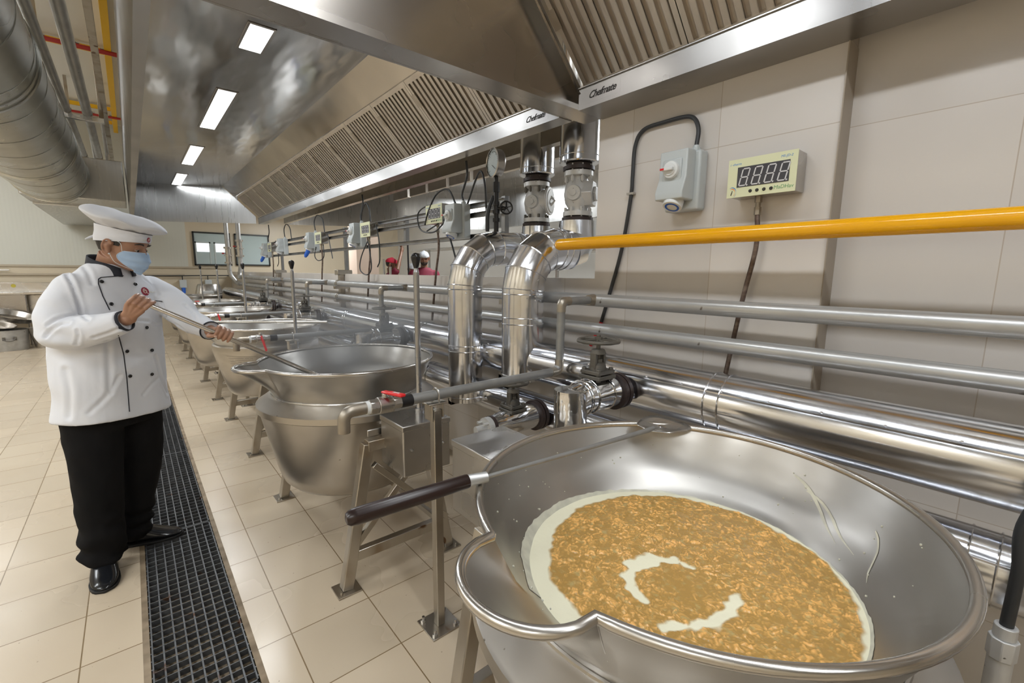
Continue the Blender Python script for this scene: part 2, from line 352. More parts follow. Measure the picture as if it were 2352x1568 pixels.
def emis(name, col, s):
    m = bpy.data.materials.new(name); m.use_nodes = True; nt = m.node_tree; nt.nodes.clear()
    e = nt.nodes.new('ShaderNodeEmission'); e.inputs[0].default_value = (*col, 1); e.inputs[1].default_value = s
    o = nt.nodes.new('ShaderNodeOutputMaterial'); nt.links.new(e.outputs[0], o.inputs[0]); return m
LAMP = emis('lamp_diffuser', (.97, .98, 1), 3.2)
SKYW = emis('daylight_pane', (.95, .98, 1), 1.2)
# ------------------------------------------------------------------ room shell
X0, X1, Y0, Y1, ZC = -5.0, 6.6, -3.5, 13.5, 4.6
TX0, TX1 = -.075, .235                     # drain trench
m = MB(); m.box((X0, Y0, -.12), (TX0-.022, Y1, 0)); m.box((TX1+.022, Y0, -.12), (X1, Y1, 0))
struct('floor', m, FLOORM, smooth=False)
m = MB(); m.box((TX0-.022, Y0, -.12), (TX0, Y1, -.0005)); m.box((TX1, Y0, -.12), (TX1+.022, Y1, -.0005)); m.box((TX0, Y0, -.16), (TX1, Y1, -.10))
struct('trim_1', m, KERB, smooth=False)
struct('ceiling', MB().box((X0, Y0, ZC), (X1, Y1, ZC+.1)), CEILM, smooth=False)
struct('wall_back', MB().box((X0, Y0-.1, 0), (X1, Y0, ZC)), BEIGE, smooth=False)
struct('wall_left', MB().box((X0-.1, Y0, 0), (X0, Y1, ZC)), BEIGE, smooth=False)
m = MB()
m.box((2.07, Y0, 0), (2.35, .545, 3.4)); m.box((1.97, .545, 0), (2.35, 1.63, 2.9)); m.box((1.97, 1.63, 0), (2.17, Y1, 1.474))
struct('wall_right', m, WALLM, smooth=False)
# far wall: white ribbed cladding above a beige dado, two windows cut as frames over it
m = MB(); m.box((X0, Y1, 1.56), (1.1, Y1+.1, ZC)); struct('wall_far', m, PANELW, smooth=False)
m = MB(); m.box((X0, Y1-.002, 0), (1.1, Y1+.1, 1.55)); m.box((1.1, Y1, 0), (X1, Y1+.1, ZC)); struct('wall_far_dado', m, BEIGE, smooth=False)
m = MB(); m.box((X0, Y1-.03, 1.545), (1.97, Y1-.003, 1.585)); m.box((X0, Y1-.05, 1.375), (1.0, Y1-.004, 1.41)); struct('trim_2', m, TRIMM)
struct('wall_side', MB().box((X1, Y0, 0), (X1+.1, Y1, ZC)), PANELY, smooth=False)
struct('trim_3', MB().box((4.2, 10.8, 0), (4.75, 11.3, ZC)), PINKW, smooth=False)
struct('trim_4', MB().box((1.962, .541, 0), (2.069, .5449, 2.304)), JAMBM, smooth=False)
def win(name, x0, x1, z0, z1, panes, lit):
    fr = MB(); y = Y1-.05; t = .035
    fr.box((x0, y, z0), (x0+t, Y1, z1)); fr.box((x1-t, y, z0), (x1, Y1, z1)); fr.box((x0, y, z0), (x1, Y1, z0+t)); fr.box((x0, y, z1-t), (x1, Y1, z1))
    o = struct(name, fr, FRAMEB, bevel=.004)
    obj('pane', MB().box((x0+t, y+.02, z0+t), (x1-t, y+.03, z1-t)), GLASS, o, smooth=False)
    for i, (a, b) in enumerate(panes):
        f2 = MB(); q = .03; zt = z1-.24
        f2.box((a-q, y+.012, z0+.03), (a, y+.02, zt)); f2.box((b, y+.012, z0+.03), (b+q, y+.02, zt)); f2.box((a-q, y+.012, zt-q), (b+q, y+.02, zt))
        obj('inner_frame', f2, mat('pale_frame', (.45, .5, .49), .4), o)
        if lit: obj('bright_pane', MB().box((a, y+.012, zt-.24), (b, y+.019, zt-q)), SKYW, o, smooth=False)
    return o
win('window_1', 1.222, 2.008, 1.62, 2.43, [(1.29, 1.55), (1.68, 1.92)], True)
win('window_2', 2.10, 2.89, 1.63, 2.43, [], False)
# ------------------------------------------------------------------ exhaust hoods
BX, BZ, TX, TZ = 1.80, 2.395, 1.474, 2.73
dl = math.hypot(TX-BX, TZ-BZ); DX, DZ = (TX-BX)/dl, (TZ-BZ)/dl; NX, NZ = -DZ, DX     # NX,NZ points down into the room
def slope(a, h, y): return Vector((BX+DX*a+NX*h, y, BZ+DZ*a+NZ*h))
def filter_mesh(W):
    fr = MB(); L = dl; t = .03
    f = lambda a, y, h: slope(a, h, y)
    for a0, a1, y0, y1 in ((0, L, 0, .022), (0, L, W-.022, W), (0, .03, .02, W-.02), (L-.03, L, .02, W-.02)):
        fr.prism([(a0, y0), (a1, y0), (a1, y1), (a0, y1)], -.02, .014, f)
    n = 10; p = (W-.05)/n
    for i in range(n):
        y0 = .03+i*p
        # a rolled baffle: lip, web and lip
        fr.prism([(.012, y0), (L-.012, y0), (L-.012, y0+p*.6), (.012, y0+p*.6)], .006, .010, f)
        fr.prism([(.012, y0), (L-.012, y0), (L-.012, y0+.003), (.012, y0+.003)], -.012, .010, f)
        fr.prism([(.012, y0+p*.6-.003), (L-.012, y0+p*.6-.003), (L-.012, y0+p*.6), (.012, y0+p*.6)], -.012, .010, f)
    fr.prism([(.02, .02), (L-.02, .02), (L-.02, W-.02), (.02, W-.02)], -.014, -.012, f)
    hd = MB()
    hd.prism([(L*.62, W-.030), (L*.80, W-.030), (L*.80, W+.012), (L*.62, W+.012)], .012, .020, f)
    return fr, hd
def add_filters(root, y0, n, W):
    fr, hd = filter_mesh(W); off = wloc(root)
    me1 = mesh_of('baffle_filter', fr, (0, 0, 0), smooth=False); me1.materials.append(FILT)
    me2 = mesh_of('filter_handle', hd, (0, 0, 0), smooth=False); me2.materials.append(LEGM)
    for i in range(n):
        o = bpy.data.objects.new('baffle_filter', me1); C.objects.link(o); o.parent = root; o.location = Vector((0, y0+i*(W+.004), 0))-off
        q = bpy.data.objects.new('filter_handle', me2); C.objects.link(q); q.parent = o
def hood(y0, y1a, y1b, label, fy, fn, back, W=.54, ex=1):
    r = thing('exhaust_hood', (.1, y0, 2.304), label, 'hood')
    xb = back
    front = MB().box((.08, y0, 2.304), (.083, y1a, 3.3)); front.box((.083, y0, 2.304), (.122, y1a, 2.308)); front.box((.119, y0, 2.308), (.122, y1a, 2.9))
    obj('front_panel', front, HFRONT, r, smooth=False)
    top = MB(); ny = max(4, int((y1a-y0)/.1)); top.sheet([[(x, y0+(y1a-y0)*j/ny if x < 1 else y0+(y1b+.3*ex-y0)*j/ny, 2.9) for j in range(ny+1)] for x in (.122, .7, 1.319)])
    obj('top_panel', top, HOOD, r)
    sl = MB().sheet([[(1.319, y0, 2.9), (1.319, y1b+.2*ex, 2.9)], [(TX, y0, TZ), (TX, y1b+.1*ex, TZ)]])
    sl.box((TX-.004, y0, TZ-.004), (TX+.006, y1b, TZ+.006))
    obj('sloped_panel', sl, HOODP, r, smooth=False)
    gt = MB().box((BX-.022, y0, 2.304), (BX-.019, y1b, 2.40)); gt.box((BX-.022, y0, 2.300), (xb, y1b, 2.304)); gt.box((BX-.03, y0, 2.397), (BX+.03, y1b, 2.401))
    obj('grease_gutter', gt, GUTT, r, smooth=False)
    add_filters(r, fy, fn, W)
    return r
far_hood = hood(1.745, 9.91, 8.95, 'far stainless exhaust hood over the row of distant kettles, long bank of baffle filters', 1.765, 13, 1.875)
near_hood = hood(-3.3, 1.612, 1.612, 'near stainless exhaust hood directly overhead, big baffle filters above the wall display', 1.612-.544*9-.03, 9, 1.968, ex=0)
# far end panel of the far hood (a little out of square) and the partition between the hoods
ep = MB().prism([(0, 0), (1, 0)], 0, 1, lambda x, y, h: (0, 0, 0)) if False else MB()
a = Vector((.122, 9.91, 0)); b = Vector((1.74, 8.93, 0))
pr = [(0, 2.304), (1, 2.304), (1, 2.42), (.74, 2.9), (0, 2.9)]
ep.prism(pr, 0, .012, lambda x, z, h: (a.x+(b.x-a.x)*x, a.y+(b.y-a.y)*x+h, z))
obj('end_panel', ep, PANELS, far_hood, smooth=False)
pt = MB().prism([(.085, 2.304), (1.968, 2.304), (1.968, 2.425), (BX+.03, 2.425), (1.34, 2.899), (.085, 2.899)], 1.655, 1.735, lambda x, z, h: (x, h, z))
pt.box((.085, 1.612, 2.3035), (1.962, 1.655, 2.307)); pt.box((.085, 1.612, 2.307), (1.962, 1.615, 2.33)); pt.box((.085, 1.735, 2.3035), (1.88, 1.748, 2.325))
obj('partition_panel', pt, HOODF, near_hood, smooth=False)
# frame of the first filter on the partition
fe = MB(); fe.prism([(-.02, 1.60), (dl+.03, 1.60), (dl+.03, 1.612), (-.02, 1.612)], .012, .03, lambda s_, y, h: slope(s_, h, y)); obj('filter_rail', fe, HOODP, near_hood, smooth=False)
# maker's lettering on both gutters (face looks towards -x)
def logo(y, z, size, par, x=BX-.0225):
    t = text_mb('Chefmate', size, lambda u, v, h: (x-h, y-u, z+v), .0008, shear=.5, bold=.0011*size/.06, spacing=.92)
    obj('maker_lettering', t, BLKT, par, smooth=False, label='black script lettering Chefmate on the gutter')
    pl = MB().box((x+.0001, y-size*2.45, z-size*.75), (x+.0004, y+size*2.3, z+size*.8)); obj('name_plate', pl, GUTT, par, smooth=False)
logo(1.47, 2.352, .044, near_hood); logo(1.93, 2.345, .042, far_hood)
for i, (y0, y1, lb) in enumerate(((3.12, 3.48, 'nearest and shortest recessed hood light, beside the partition'), (4.35, 5.57, 'second recessed hood light from the partition, the longest'), (6.45, 7.6, 'third recessed hood light along the hood ceiling'), (8.4, 9.5, 'farthest recessed hood light, next to the hood end panel'), (-2.2, -1.0, 'recessed light strip at the back of the near hood'), (-.6, .6, 'recessed light strip in the middle of the near hood'), (.95, 1.5, 'recessed light in the near hood beside the partition'))):
    t = thing('hood_light', (.715, (y0+y1)/2, 2.89), lb, 'light', 'hood lights')
    f = MB(); w_ = .016
    f.box((.655-w_, y0-w_, 2.894), (.655, y1+w_, 2.8995)); f.box((.775, y0-w_, 2.894), (.775+w_, y1+w_, 2.8995)); f.box((.655, y0-w_, 2.894), (.775, y0, 2.8995)); f.box((.655, y1, 2.894), (.775, y1+w_, 2.8995))
    obj('frame', f, HOODP, t, bevel=.002); obj('diffuser', MB().box((.655, y0, 2.893), (.775, y1, 2.898)), LAMP, t, smooth=False)
for x in (-2.5, -4.1):  # suspended fittings made up for the added aisle lights and uplights
    for y in (-2.0, 1.0, 4.0, 7.5, 11.0):
        t = thing('added_aisle_light', (x, y, 3.96), f'added flat ceiling lamp over the aisle, {"inner" if x > -3 else "outer"} row, {["first", "second", "third", "fourth", "farthest"][[-2.0, 1.0, 4.0, 7.5, 11.0].index(y)]} from the back wall', 'light', 'added aisle lamps')
        obj('housing', MB().box((x-.62, y-.32, 3.97), (x+.62, y+.32, 4.03)), WHTP, t, bevel=.01); obj('drop_wire', MB().cyl((x, y, 4.03), (x, y, 4.6), .004), STEEL, t); obj('uplight_diffuser', MB().box((x-.6, y-.3, 4.03), (x+.6, y+.3, 4.035)), LAMP, t, smooth=False); obj('diffuser', MB().box((x-.6, y-.3, 3.96), (x+.6, y+.3, 3.97)), LAMP, t, smooth=False)
# back kitchen hood seen through the opening
r = thing('exhaust_hood', (3.6, 5, 2.304), 'bluish stainless hood of the kitchen behind the opening', 'hood')
m = MB(); m.box((2.10, 1.9, 2.304), (2.104, 8.6, 3.2)); m.box((2.104, 1.9, 2.304), (2.16, 8.6, 2.308)); obj('near_panel', m, HOODF, r, smooth=False)
m = MB(); a = Vector((2.16, 8.72, 0)); b = Vector((5.25, 6.95, 0))
m.prism([(0, 2.304), (1, 2.304), (1, 2.97), (0, 2.97)], 0, .01, lambda x, z, h: (a.x+(b.x-a.x)*x, a.y+(b.y-a.y)*x+h, z)); obj('end_panel', m, PANELS, r, smooth=False)
m = MB(); m.box((5.2, 1.9, 2.304), (5.21, 7.0, 2.97)); m.box((5.14, 1.9, 2.300), (5.21, 7.0, 2.304)); obj('far_panel', m, PANELS, r, smooth=False)
m = MB().sheet([[(2.16, 1.9, 2.96), (2.16, 8.7, 2.96)], [(5.2, 1.9, 2.96), (5.2, 7.0, 2.96)]]); obj('top_panel', m, HOOD, r, smooth=False)
m = MB()
for k in range(9): m.box((3.3+.001*k, 2.0+k*.55, 2.62), (3.36, 2.48+k*.55, 2.95))
obj('baffle_filter', m, FILT, r, smooth=False)
# ------------------------------------------------------------------ kettles
def ang_ext(t, half=.276, ext=.107):
    d = abs((t-PI+PI) % (2*PI)-PI) if False else abs(t-(PI-.028))
    q = d/half
    return ext*(1-q*q)**.62 if q < 1 else 0.0
THS = []
for i in range(96):
    t = 2*PI*i/96
    if abs(t-PI) > .315: THS.append(t)
THS += [PI-.028-.276+.552*i/26 for i in range(27)]+[PI-.3099, PI+.2999]
THS = sorted(THS)
def kettle(cx, cy, label):
    r = thing('tilting_kettle', (cx, cy, 0), label, 'kettle', 'steam kettles')
    def ring(rad, z, k, inner=0):
        out = []
        for t in THS:
            R = rad+ang_ext(t)*k
            out.append((cx+R*math.cos(t), cy+R*math.sin(t), z))
        return out
    RZ = 1.008
    prof_in = [(.466, RZ, 1), (.452, .975, .72), (.436, .94, .44), (.417, .90, .17), (.398, .876, .02), (.372, .85, 0), (.348, .825, 0), (.325, .78, 0), (.30, .73, 0), (.29, .68, 0), (.22, .625, 0), (.12, .59, 0), (.004, .58, 0)]
    prof_out = [(.470, RZ, 1), (.456, .975, .72), (.440, .94, .44), (.421, .90, .17), (.408, .866, .02), (.404, .835, 0)]
    b = MB(); b.loft([ring(R, z, k) for R, z, k in prof_in], caps=False); b.loft([ring(R, z, k) for R, z, k in prof_out], caps=False)
    bowl = obj('bowl', b, BOWL, r, ang=50)
    rim = MB().tube([(cx+(.469+ang_ext(t))*math.cos(t), cy+(.469+ang_ext(t))*math.sin(t), RZ+.001) for t in THS], .0100, 12, closed=True); obj('rim_roll', rim, BRUSH, bowl)
    sm = MB()
    for sg in (-1, 1):
        t = PI-.028+sg*.280
        sm.tube([(cx+R*math.cos(t), cy+R*math.sin(t), z) for R, z in ((.466, 1.0), (.446, .955), (.4235, .91), (.406, .87))], .002, 6)
    sm.tube([(cx+.408*math.cos(t), cy+.408*math.sin(t), .846) for t in [2*PI*i/72 for i in range(72)]], .006, 8, closed=True)
    obj('weld_seam', sm, STEEL, bowl)
    j = MB().lathe([(.402, .846), (.425, .838), (.478, .800), (.486, .796), (.487, .766), (.480, .762), (.472, .758), (.46, .70), (.395, .42), (.375, .365), (.345, .335), (.28, .315), (.12, .295), (.004, .292)], (cx, cy, 0), n=96)
    jk = obj('jacket', j, JACKET, r, ang=28)
    for sg in (-1, 1):
        yy = cy+sg*.575
        for x0, x1 in ((.655, .785), (1.215, 1.085)):
            lg = MB().bar((x0, yy, .008), (x1, yy, .70), .052, .052, (0, 1, 0)); leg = obj('leg', lg, LEGM, r, bevel=.004)
            fp = MB().box((x0-.055, yy-.055, 0), (x0+.055, yy+.055, .008)); fp.cyl((x0-.035*(1 if x0 < 1 else -1), yy-.035, .008), (x0-.035*(1 if x0 < 1 else -1), yy-.035, .02), .006, n=6)
            obj('foot_plate', fp, LEGM, leg, bevel=.001)
        obj('crossbar', MB().bar((.78, yy, .69), (1.09, yy, .69), .055, .05), LEGM, r, bevel=.003); obj('stretcher', MB().bar((.70, yy, .16), (1.17, yy, .16), .04, .05), LEGM, r, bevel=.003)
        bb = MB().box((.80, yy-.02-.05*sg, .715), (.89, yy+.02-.02*sg, .75)); bb.cyl((.925, yy-.10*sg, .71), (.925, yy+.06*sg, .71), .03)
        obj('trunnion_bearing', bb, STEEL, r, bevel=.004)
    for a_, b_ in (((.70, cy-.575, .2), (1.08, cy-.575, .60)), ((1.19, cy-.605, .2), (.80, cy-.605, .60)), ((1.2, cy-.575, .13), (1.2, cy+.575, .13))):
        obj('cross_brace', MB().bar(a_, b_, .028, .03), LEGM, r, bevel=.002)
    for y0, z0, z1 in ((cy-.80, .585, .82), (cy+.645, .61, .885)):
        g = MB().box((.858, y0, z0), (1.10, y0+.235, z1)); g_ = obj('gear_box', g, STEEL, r, bevel=.006)
        l = MB().box((.855, y0-.003, z1-.022), (1.103, y0+.238, z1+.004)); obj('box_lid', l, STEEL, g_, bevel=.004)
        k = MB()
        for x in (.90, 1.06): k.cyl((x, y0-.012, z0+.12), (x, y0+.002, z0+.12), .007, n=12); k.cyl((x, y0-.016, z0+.12), (x, y0-.012, z0+.12), .004, n=6)
        obj('bolt', k, STEEL, g_)
    lv = MB().cyl((1.0, cy-.69, .82), (1.0, cy-.69, 1.50), .0135, n=20); lv.lathe([(.0135, 0), (.011, .01), (.009, .02), (.011, .03)], (1.0, cy-.69, 1.50), n=20); lv.cyl((1.0, cy-.69, .82), (1.0, cy-.69, .86), .022)
    lo = obj('lever', lv, LEVM, r)
    kb = MB().lathe([(.010, 1.518), (.012, 1.524), (.020, 1.553), (.0225, 1.566), (.0205, 1.577), (.013, 1.585), (.001, 1.588)], (1.0, cy-.69, 0), n=24); obj('lever_knob', kb, BLK, lo)
    return r
k2 = kettle(.925, 2.56, 'steaming stainless tilting kettle the masked cook is stirring')
K = [k2]
for i, lb in ((-1, 'nearest tilting kettle, filled with bubbling golden curds, skimmer resting on its rim'), (1, 'third tilting kettle from the camera, with the notice plate on its jacket'), (2, 'fourth tilting kettle from the camera, two behind the steaming one'), (3, 'fifth tilting kettle from the camera in the far part of the row'), (4, 'farthest tilting kettle of the row, nearest the window wall')):
    K.append(dup(k2, Vector((.925, 2.56+2.08*i, 0)), lb))
k3 = K[2]
for ch in k3.children:
    if ch.name.startswith('jacket'):
        jm3 = mesh_of('jacket', MB().lathe([(.402, .866), (.425, .862), (.436, .852), (.437, .84), (.437, .805), (.379, .577), (.340, .44), (.315, .408), (.26, .392), (.1, .38), (.004, .378)], (.925, 4.64, 0), n=96), wloc(k3), ang=28); jm3.materials.append(JACKET); ch.data = jm3
# notice plate on the third kettle, facing the aisle
def onjack(u, v, h, cy=4.64):
    t = PI+.86+u/.43; z = .715+v; R = .379+(z-.577)*.2544+.003+h; return (.925+R*math.cos(t), cy+R*math.sin(t), z)
pl = MB().sheet([[onjack(-.125+.25*i/12, -.07+.14*j/4, 0) for j in range(5)] for i in range(13)]); pln = obj('notice_plate', pl, surf('etched_plate', (.52, .48, .42), (.46, .42, .36), rough=(.35, .5), metal=.8), k3)
tx = MB()
for i, s_ in enumerate(('STEAM JACKETED KETTLE', 'WARNING  HOT SURFACE', 'OPEN INLET VALVE SLOWLY', 'CHECK PRESSURE BEFORE USE', 'CLOSE VALVE WHEN FINISHED', 'DRAIN CONDENSATE DAILY')):
    pass
for i in range(7):
    n = 30 if i else 20
    for k in range(n):
        if random.random() < .8:
            u = -.105+.21*k/n; v = .052-i*.016; hgt = .0032 if i else .0045
            tx.add([onjack(u, v, .001), onjack(u+.0045, v, .001), onjack(u+.0045, v+hgt, .001), onjack(u, v+hgt, .001)], [(0, 1, 2, 3)])
obj('etched_text', tx, GREYT, pln, smooth=False)
# ------------------------------------------------------------------ pipes along the wall
def rings(path, r, rr=.0035, idx=None):
    """raised bead seams round a pipe at given points of the path"""
    m = MB(); P = [Vector(p) for p in path]
    for i in (idx if idx is not None else range(len(P))):
        d = (P[min(i+1, len(P)-1)]-P[i]).normalized()+(P[i]-P[max(i-1, 0)]).normalized() if 0 < i < len(P)-1 else (P[1]-P[0] if i == 0 else P[-1]-P[-2])
        d.normalize(); u = d.orthogonal().normalized(); v = d.cross(u)
        k = 1/max(.6, math.cos(math.acos(max(-1, min(1, d.dot((P[min(i+1, len(P)-1)]-P[max(min(i, len(P)-2), 0)]).normalized()))))))
        m.tube([P[i]+(u*math.cos(2*PI*j/36)+v*math.sin(2*PI*j/36))*(r+.001) for j in range(36)], rr, 6, closed=True)
    return m
def longpipe(x, z, r, y0, y1, name, label, cat, mt, seams, n=48):
    t = thing(name, (x, y0, z), label, cat)
    L = y1-y0; k = int(L/.25); pts = [(x, y0+L*i/k, z) for i in range(k+1)]
    obj('pipe', MB().tube(pts, r, n), mt, t)
    if seams:
        for y in [q+dy for q in seams for dy in (0, .055)]:
            s = MB(); s.tube([(x+(r+.001)*math.cos(2*PI*j/40), y, z+(r+.001)*math.sin(2*PI*j/40)) for j in range(40)], .003, 6, closed=True); obj('band', s, CLAD, t)
        s = MB(); an = math.radians(150)
        s.box((x+r*math.cos(an)-.003, y0+.02, z+r*math.sin(an)-.001), (x+r*math.cos(an)+.002, y1-.02, z+r*math.sin(an)+.004)); 
        for i in range(int(L/.16)): s.ball((x+(r+.001)*math.cos(an-.09), y0+.1+.16*i, z+(r+.001)*math.sin(an-.09)), .0045, n=8, m=5)
        obj('lap_seam', s, CLAD, t)
    return t
PA = longpipe(1.74, 1.004, .1135, -3.2, 12.6, 'insulated_pipe', 'upper thick aluminium-clad pipe running along the wall behind the kettles', 'pipe', CLAD, [.745, -1.1, 3.05, 4.6, 6.3, 8.1, 10])
PB = longpipe(1.70, .729, .0965, -3.2, 12.6, 'insulated_pipe', 'lower aluminium-clad pipe running along the wall below the thicker one', 'pipe', CLAD, [.0, -1.6, 2.9, 4.4, 6.0, 8.1, 10])
def saddle(t, x, z, r, ys):
    m = MB()
    for y in ys: m.box((x-.06, y-.02, z-r-.05), (1.965, y+.02, z-r-.005)); m.box((x-.06, y-.02, z-r-.05), (x-.03, y+.02, z-r+.02))
    obj('wall_bracket', m, LEGM, t, bevel=.002)
saddle(PA, 1.74, 1.004, .1135, (-1.2, 2.1, 4.3, 6.6, 9)); saddle(PB, 1.70, .729, .0965, (-1.0, 2.62, 4.6, 6.8, 9.2))
G1 = longpipe(1.85, 1.364, .0325, -3.2, 11.6, 'steel_pipe', 'upper bare grey steel pipe along the wall feeding the taps', 'pipe', GALV, None, 28)
G2 = longpipe(1.85, 1.2134, .032, -3.2, 11.6, 'steel_pipe', 'lower bare grey steel pipe along the wall under the tap feed', 'pipe', GALV, None, 28)
for t, z, r in ((G1, 1.364, .0325), (G2, 1.2134, .032)):
    for y in (2.22, 5.33, 8.33, -1):
        m = MB().box((1.80, y-.02, z-r-.03), (1.968, y+.05, z-r+.002))
        for dy in (-.01, .035): m.tube([(1.85+(r+.004)*math.cos(a_), y+dy, z+(r+.004)*math.sin(a_)) for a_ in [PI*(-.15)+PI*1.3*i/14 for i in range(15)]], .004, 6)
        obj('pipe_clamp', m, LEGM, t)
# risers at the far end of the grey pipes, up to the ceiling
for y, z, x, lb in ((11.6, 1.364, 1.9, 'right far riser of bare pipe beside the windows'), (11.9, 1.2134, 1.72, 'left far riser of bare pipe in front of the windows')):
    t = thing('riser_pipe', (x, y, 1.0), lb, 'pipe', 'far pipe risers')
    obj('pipe', MB().tube(fillet([(1.85, y-.3, z), (1.85, y, z), (x, y+.05, z+.2), (x, y+.05, 3.2)], .1), .045, 20), GALV, t)
    v = MB(); zz = z+.45
    v.cyl((x, y+.05, zz), (x, y+.05, zz+.35), .055)
    for q in (0, .02, .33, .35, .17): v.cyl((x, y+.05, zz+q-.01), (x, y+.05, zz+q+.01), .08)
    obj('flanged_valve', v, STEEL, t); obj('red_handle', MB().box((x-.12, y+.03, zz+.2), (x-.07, y+.06, zz+.23)), RED, t)
# yellow gas pipe
t = thing('gas_pipe', (1.8, .2, 1.655), 'glossy yellow gas pipe running along the right wall', 'pipe')
obj('pipe', MB().tube([(1.80, -3.2+i*.3, 1.655) for i in range(17)]+[(1.80, 1.735, 1.655)], .0305, 32), YEL, t)
obj('end_cap', MB().ball((1.80, 1.735, 1.655), .0305, (1, 1.0, 1), 28, 16), YEL, t)
# ------------------------------------------------------------------ insulated swan necks, check valves and risers
def bend(cx, cz, R, y, n=4):
    return [Vector((cx-R*math.cos(a_), y, cz+R*math.sin(a_))) for a_ in [PI/2*i/n for i in range(n+1)]]
def neck(x, y, zb, zt, r, xr, label):
    t = thing('insulated_pipe_bend', (x, y, zb), label, 'pipe bend', 'insulated pipe bends')
    R = .235; p = [Vector((x, y, zb)), Vector((x, y, zt-R-.02))]+bend(x+R, zt-R, R, y)+[Vector((xr-.10, y, zt))]
    obj('clad_bend', MB().tube(p, r, 48), CLAD, t, ang=14)
    p2 = [Vector((xr-.10, y, zt)), Vector((xr-.04, y, zt+.015)), Vector((xr, y, zt+.07)), Vector((xr, y, 1.815))]
    obj('upper_elbow', MB().tube(p2, [r, r*1.02, r, r*.93], 48), CLAD, t, ang=14)
    s = rings(p, r, .0032, [1, 2, 3, 4, 5, 6]); 
    for z in (zb+.03, zb+.32, zb+.355): s.tube([(x+(r+.001)*math.cos(2*PI*j/36), y+(r+.001)*math.sin(2*PI*j/36), z) for j in range(36)], .003, 6, closed=True)
    for xx in (xr-.20, xr-.15): s.tube([(xx, y+(r+.001)*math.cos(2*PI*j/36), zt+(r+.001)*math.sin(2*PI*j/36)) for j in range(36)], .003, 6, closed=True)
    for i in range(1, 6):
        q = p[i]; s.ball((q.x-r*.5, q.y-r*.86, q.z-.02), .005, n=8, m=5); s.ball((q.x-r*.1, q.y-r*.99, q.z-.03), .005, n=8, m=5)
    obj('bead_seam', s, CLAD, t)
    return t
neck(1.572, 2.32, .70, 1.655, .106, 2.165, 'left aluminium-clad swan-neck bend rising from the lower pipe')
neck(1.683, 1.905, .90, 1.64, .118, 2.12, 'right aluminium-clad swan-neck bend rising from the upper pipe behind the yellow pipe end')
def check_valve(x, y, label, flip):
    t = thing('check_valve', (x, y, 1.82), label, 'valve', 'check valves')
    z = 1.822
    b = MB().lathe([(.07, .02), (.088, .022), (.088, .048), (.06, .05), (.058, .07), (.078, .10), (.086, .15), (.078, .20), (.056, .235), (.055, .25), (.086, .255), (.086, .282), (.06, .285)], (x, y, z), n=40)
    n1 = Vector((-.80, -.35, 0)).normalized(); n2 = Vector((.45, -.9, 0)).normalized()
    b.cyl(Vector((x, y, z+.15))+n1*.05, Vector((x, y, z+.15))+n1*.094, .05, .042, 28); b.cyl(Vector((x, y, z+.15))+n1*.09, Vector((x, y, z+.15))+n1*.10, .018)
    obj('valve_body', b, SILV, t, ang=40)
    if flip:
        c = Vector((x, y, z+.16)); m = MB().cyl(c+n2*.02, c+n2*.105, .075, n=32); m.cyl(c+n2*.085, c+n2*.10, .092, n=36); m.tube([c+n2*.10+Vector((0, 0, .03)), c+n2*.13+Vector((0, 0, 0)), c+n2*.10-Vector((0, 0, .03))], .008)
    else:
        c = Vector((x, y, z+.15)); m = MB().cyl(c+n2*.02, c+n2*.10, .085, .08, 6); m.cyl(c+n2*.10, c+n2*.115, .045, n=6)
    obj('bonnet', m, SILV, t, bevel=.004)
    for q in (0, .294): obj('gasket_flange', MB().cyl((x, y, z+q-.006), (x, y, z+q+.014), .094, n=40), RUBBER, t)
    obj('gasket_flange', MB().cyl((x, y, z+.31), (x, y, z+.325), .078, n=40), RUBBER, t)
    bo = MB()
    for i in range(8):
        a_ = 2*PI*(i+.3)/8; px, py = x+.077*math.cos(a_), y+.077*math.sin(a_)
        for q in (.05, .225): bo.cyl((px, py, z+q-.005), (px, py, z+q+.022), .0095, n=6)
        bo.cyl((px, py, z-.02), (px, py, z+.07), .005, n=8); bo.cyl((px, py, z+.215), (px, py, z+.32), .005, n=8)
    obj('flange_bolt', bo, IRON if flip else SILV, t)
    r = thing('clad_riser', (x, y, 2.14), label.replace('silver check valve', 'polished clad riser above the valve'), 'pipe', 'clad risers')
    m = MB().lathe([(.03, 2.15), (.112, 2.15), (.116, 2.155), (.116, 3.1)], (x, y, 0), n=56); m.lathe([(.0, 3.1), (.116, 3.1)], (x, y, 0), n=56)
    obj('cladding', m, CLAD, r); s = MB()
    for zz in (2.156, 2.19): s.tube([(x+.117*math.cos(2*PI*j/40), y+.117*math.sin(2*PI*j/40), zz) for j in range(40)], .002, 6, closed=True)
    obj('bead_seam', s, CLAD, r)
check_valve(2.165, 2.32, 'left silver check valve with a round side flange', True)
check_valve(2.12, 1.905, 'right silver check valve with a six-sided bonnet, next to the wall edge', False)
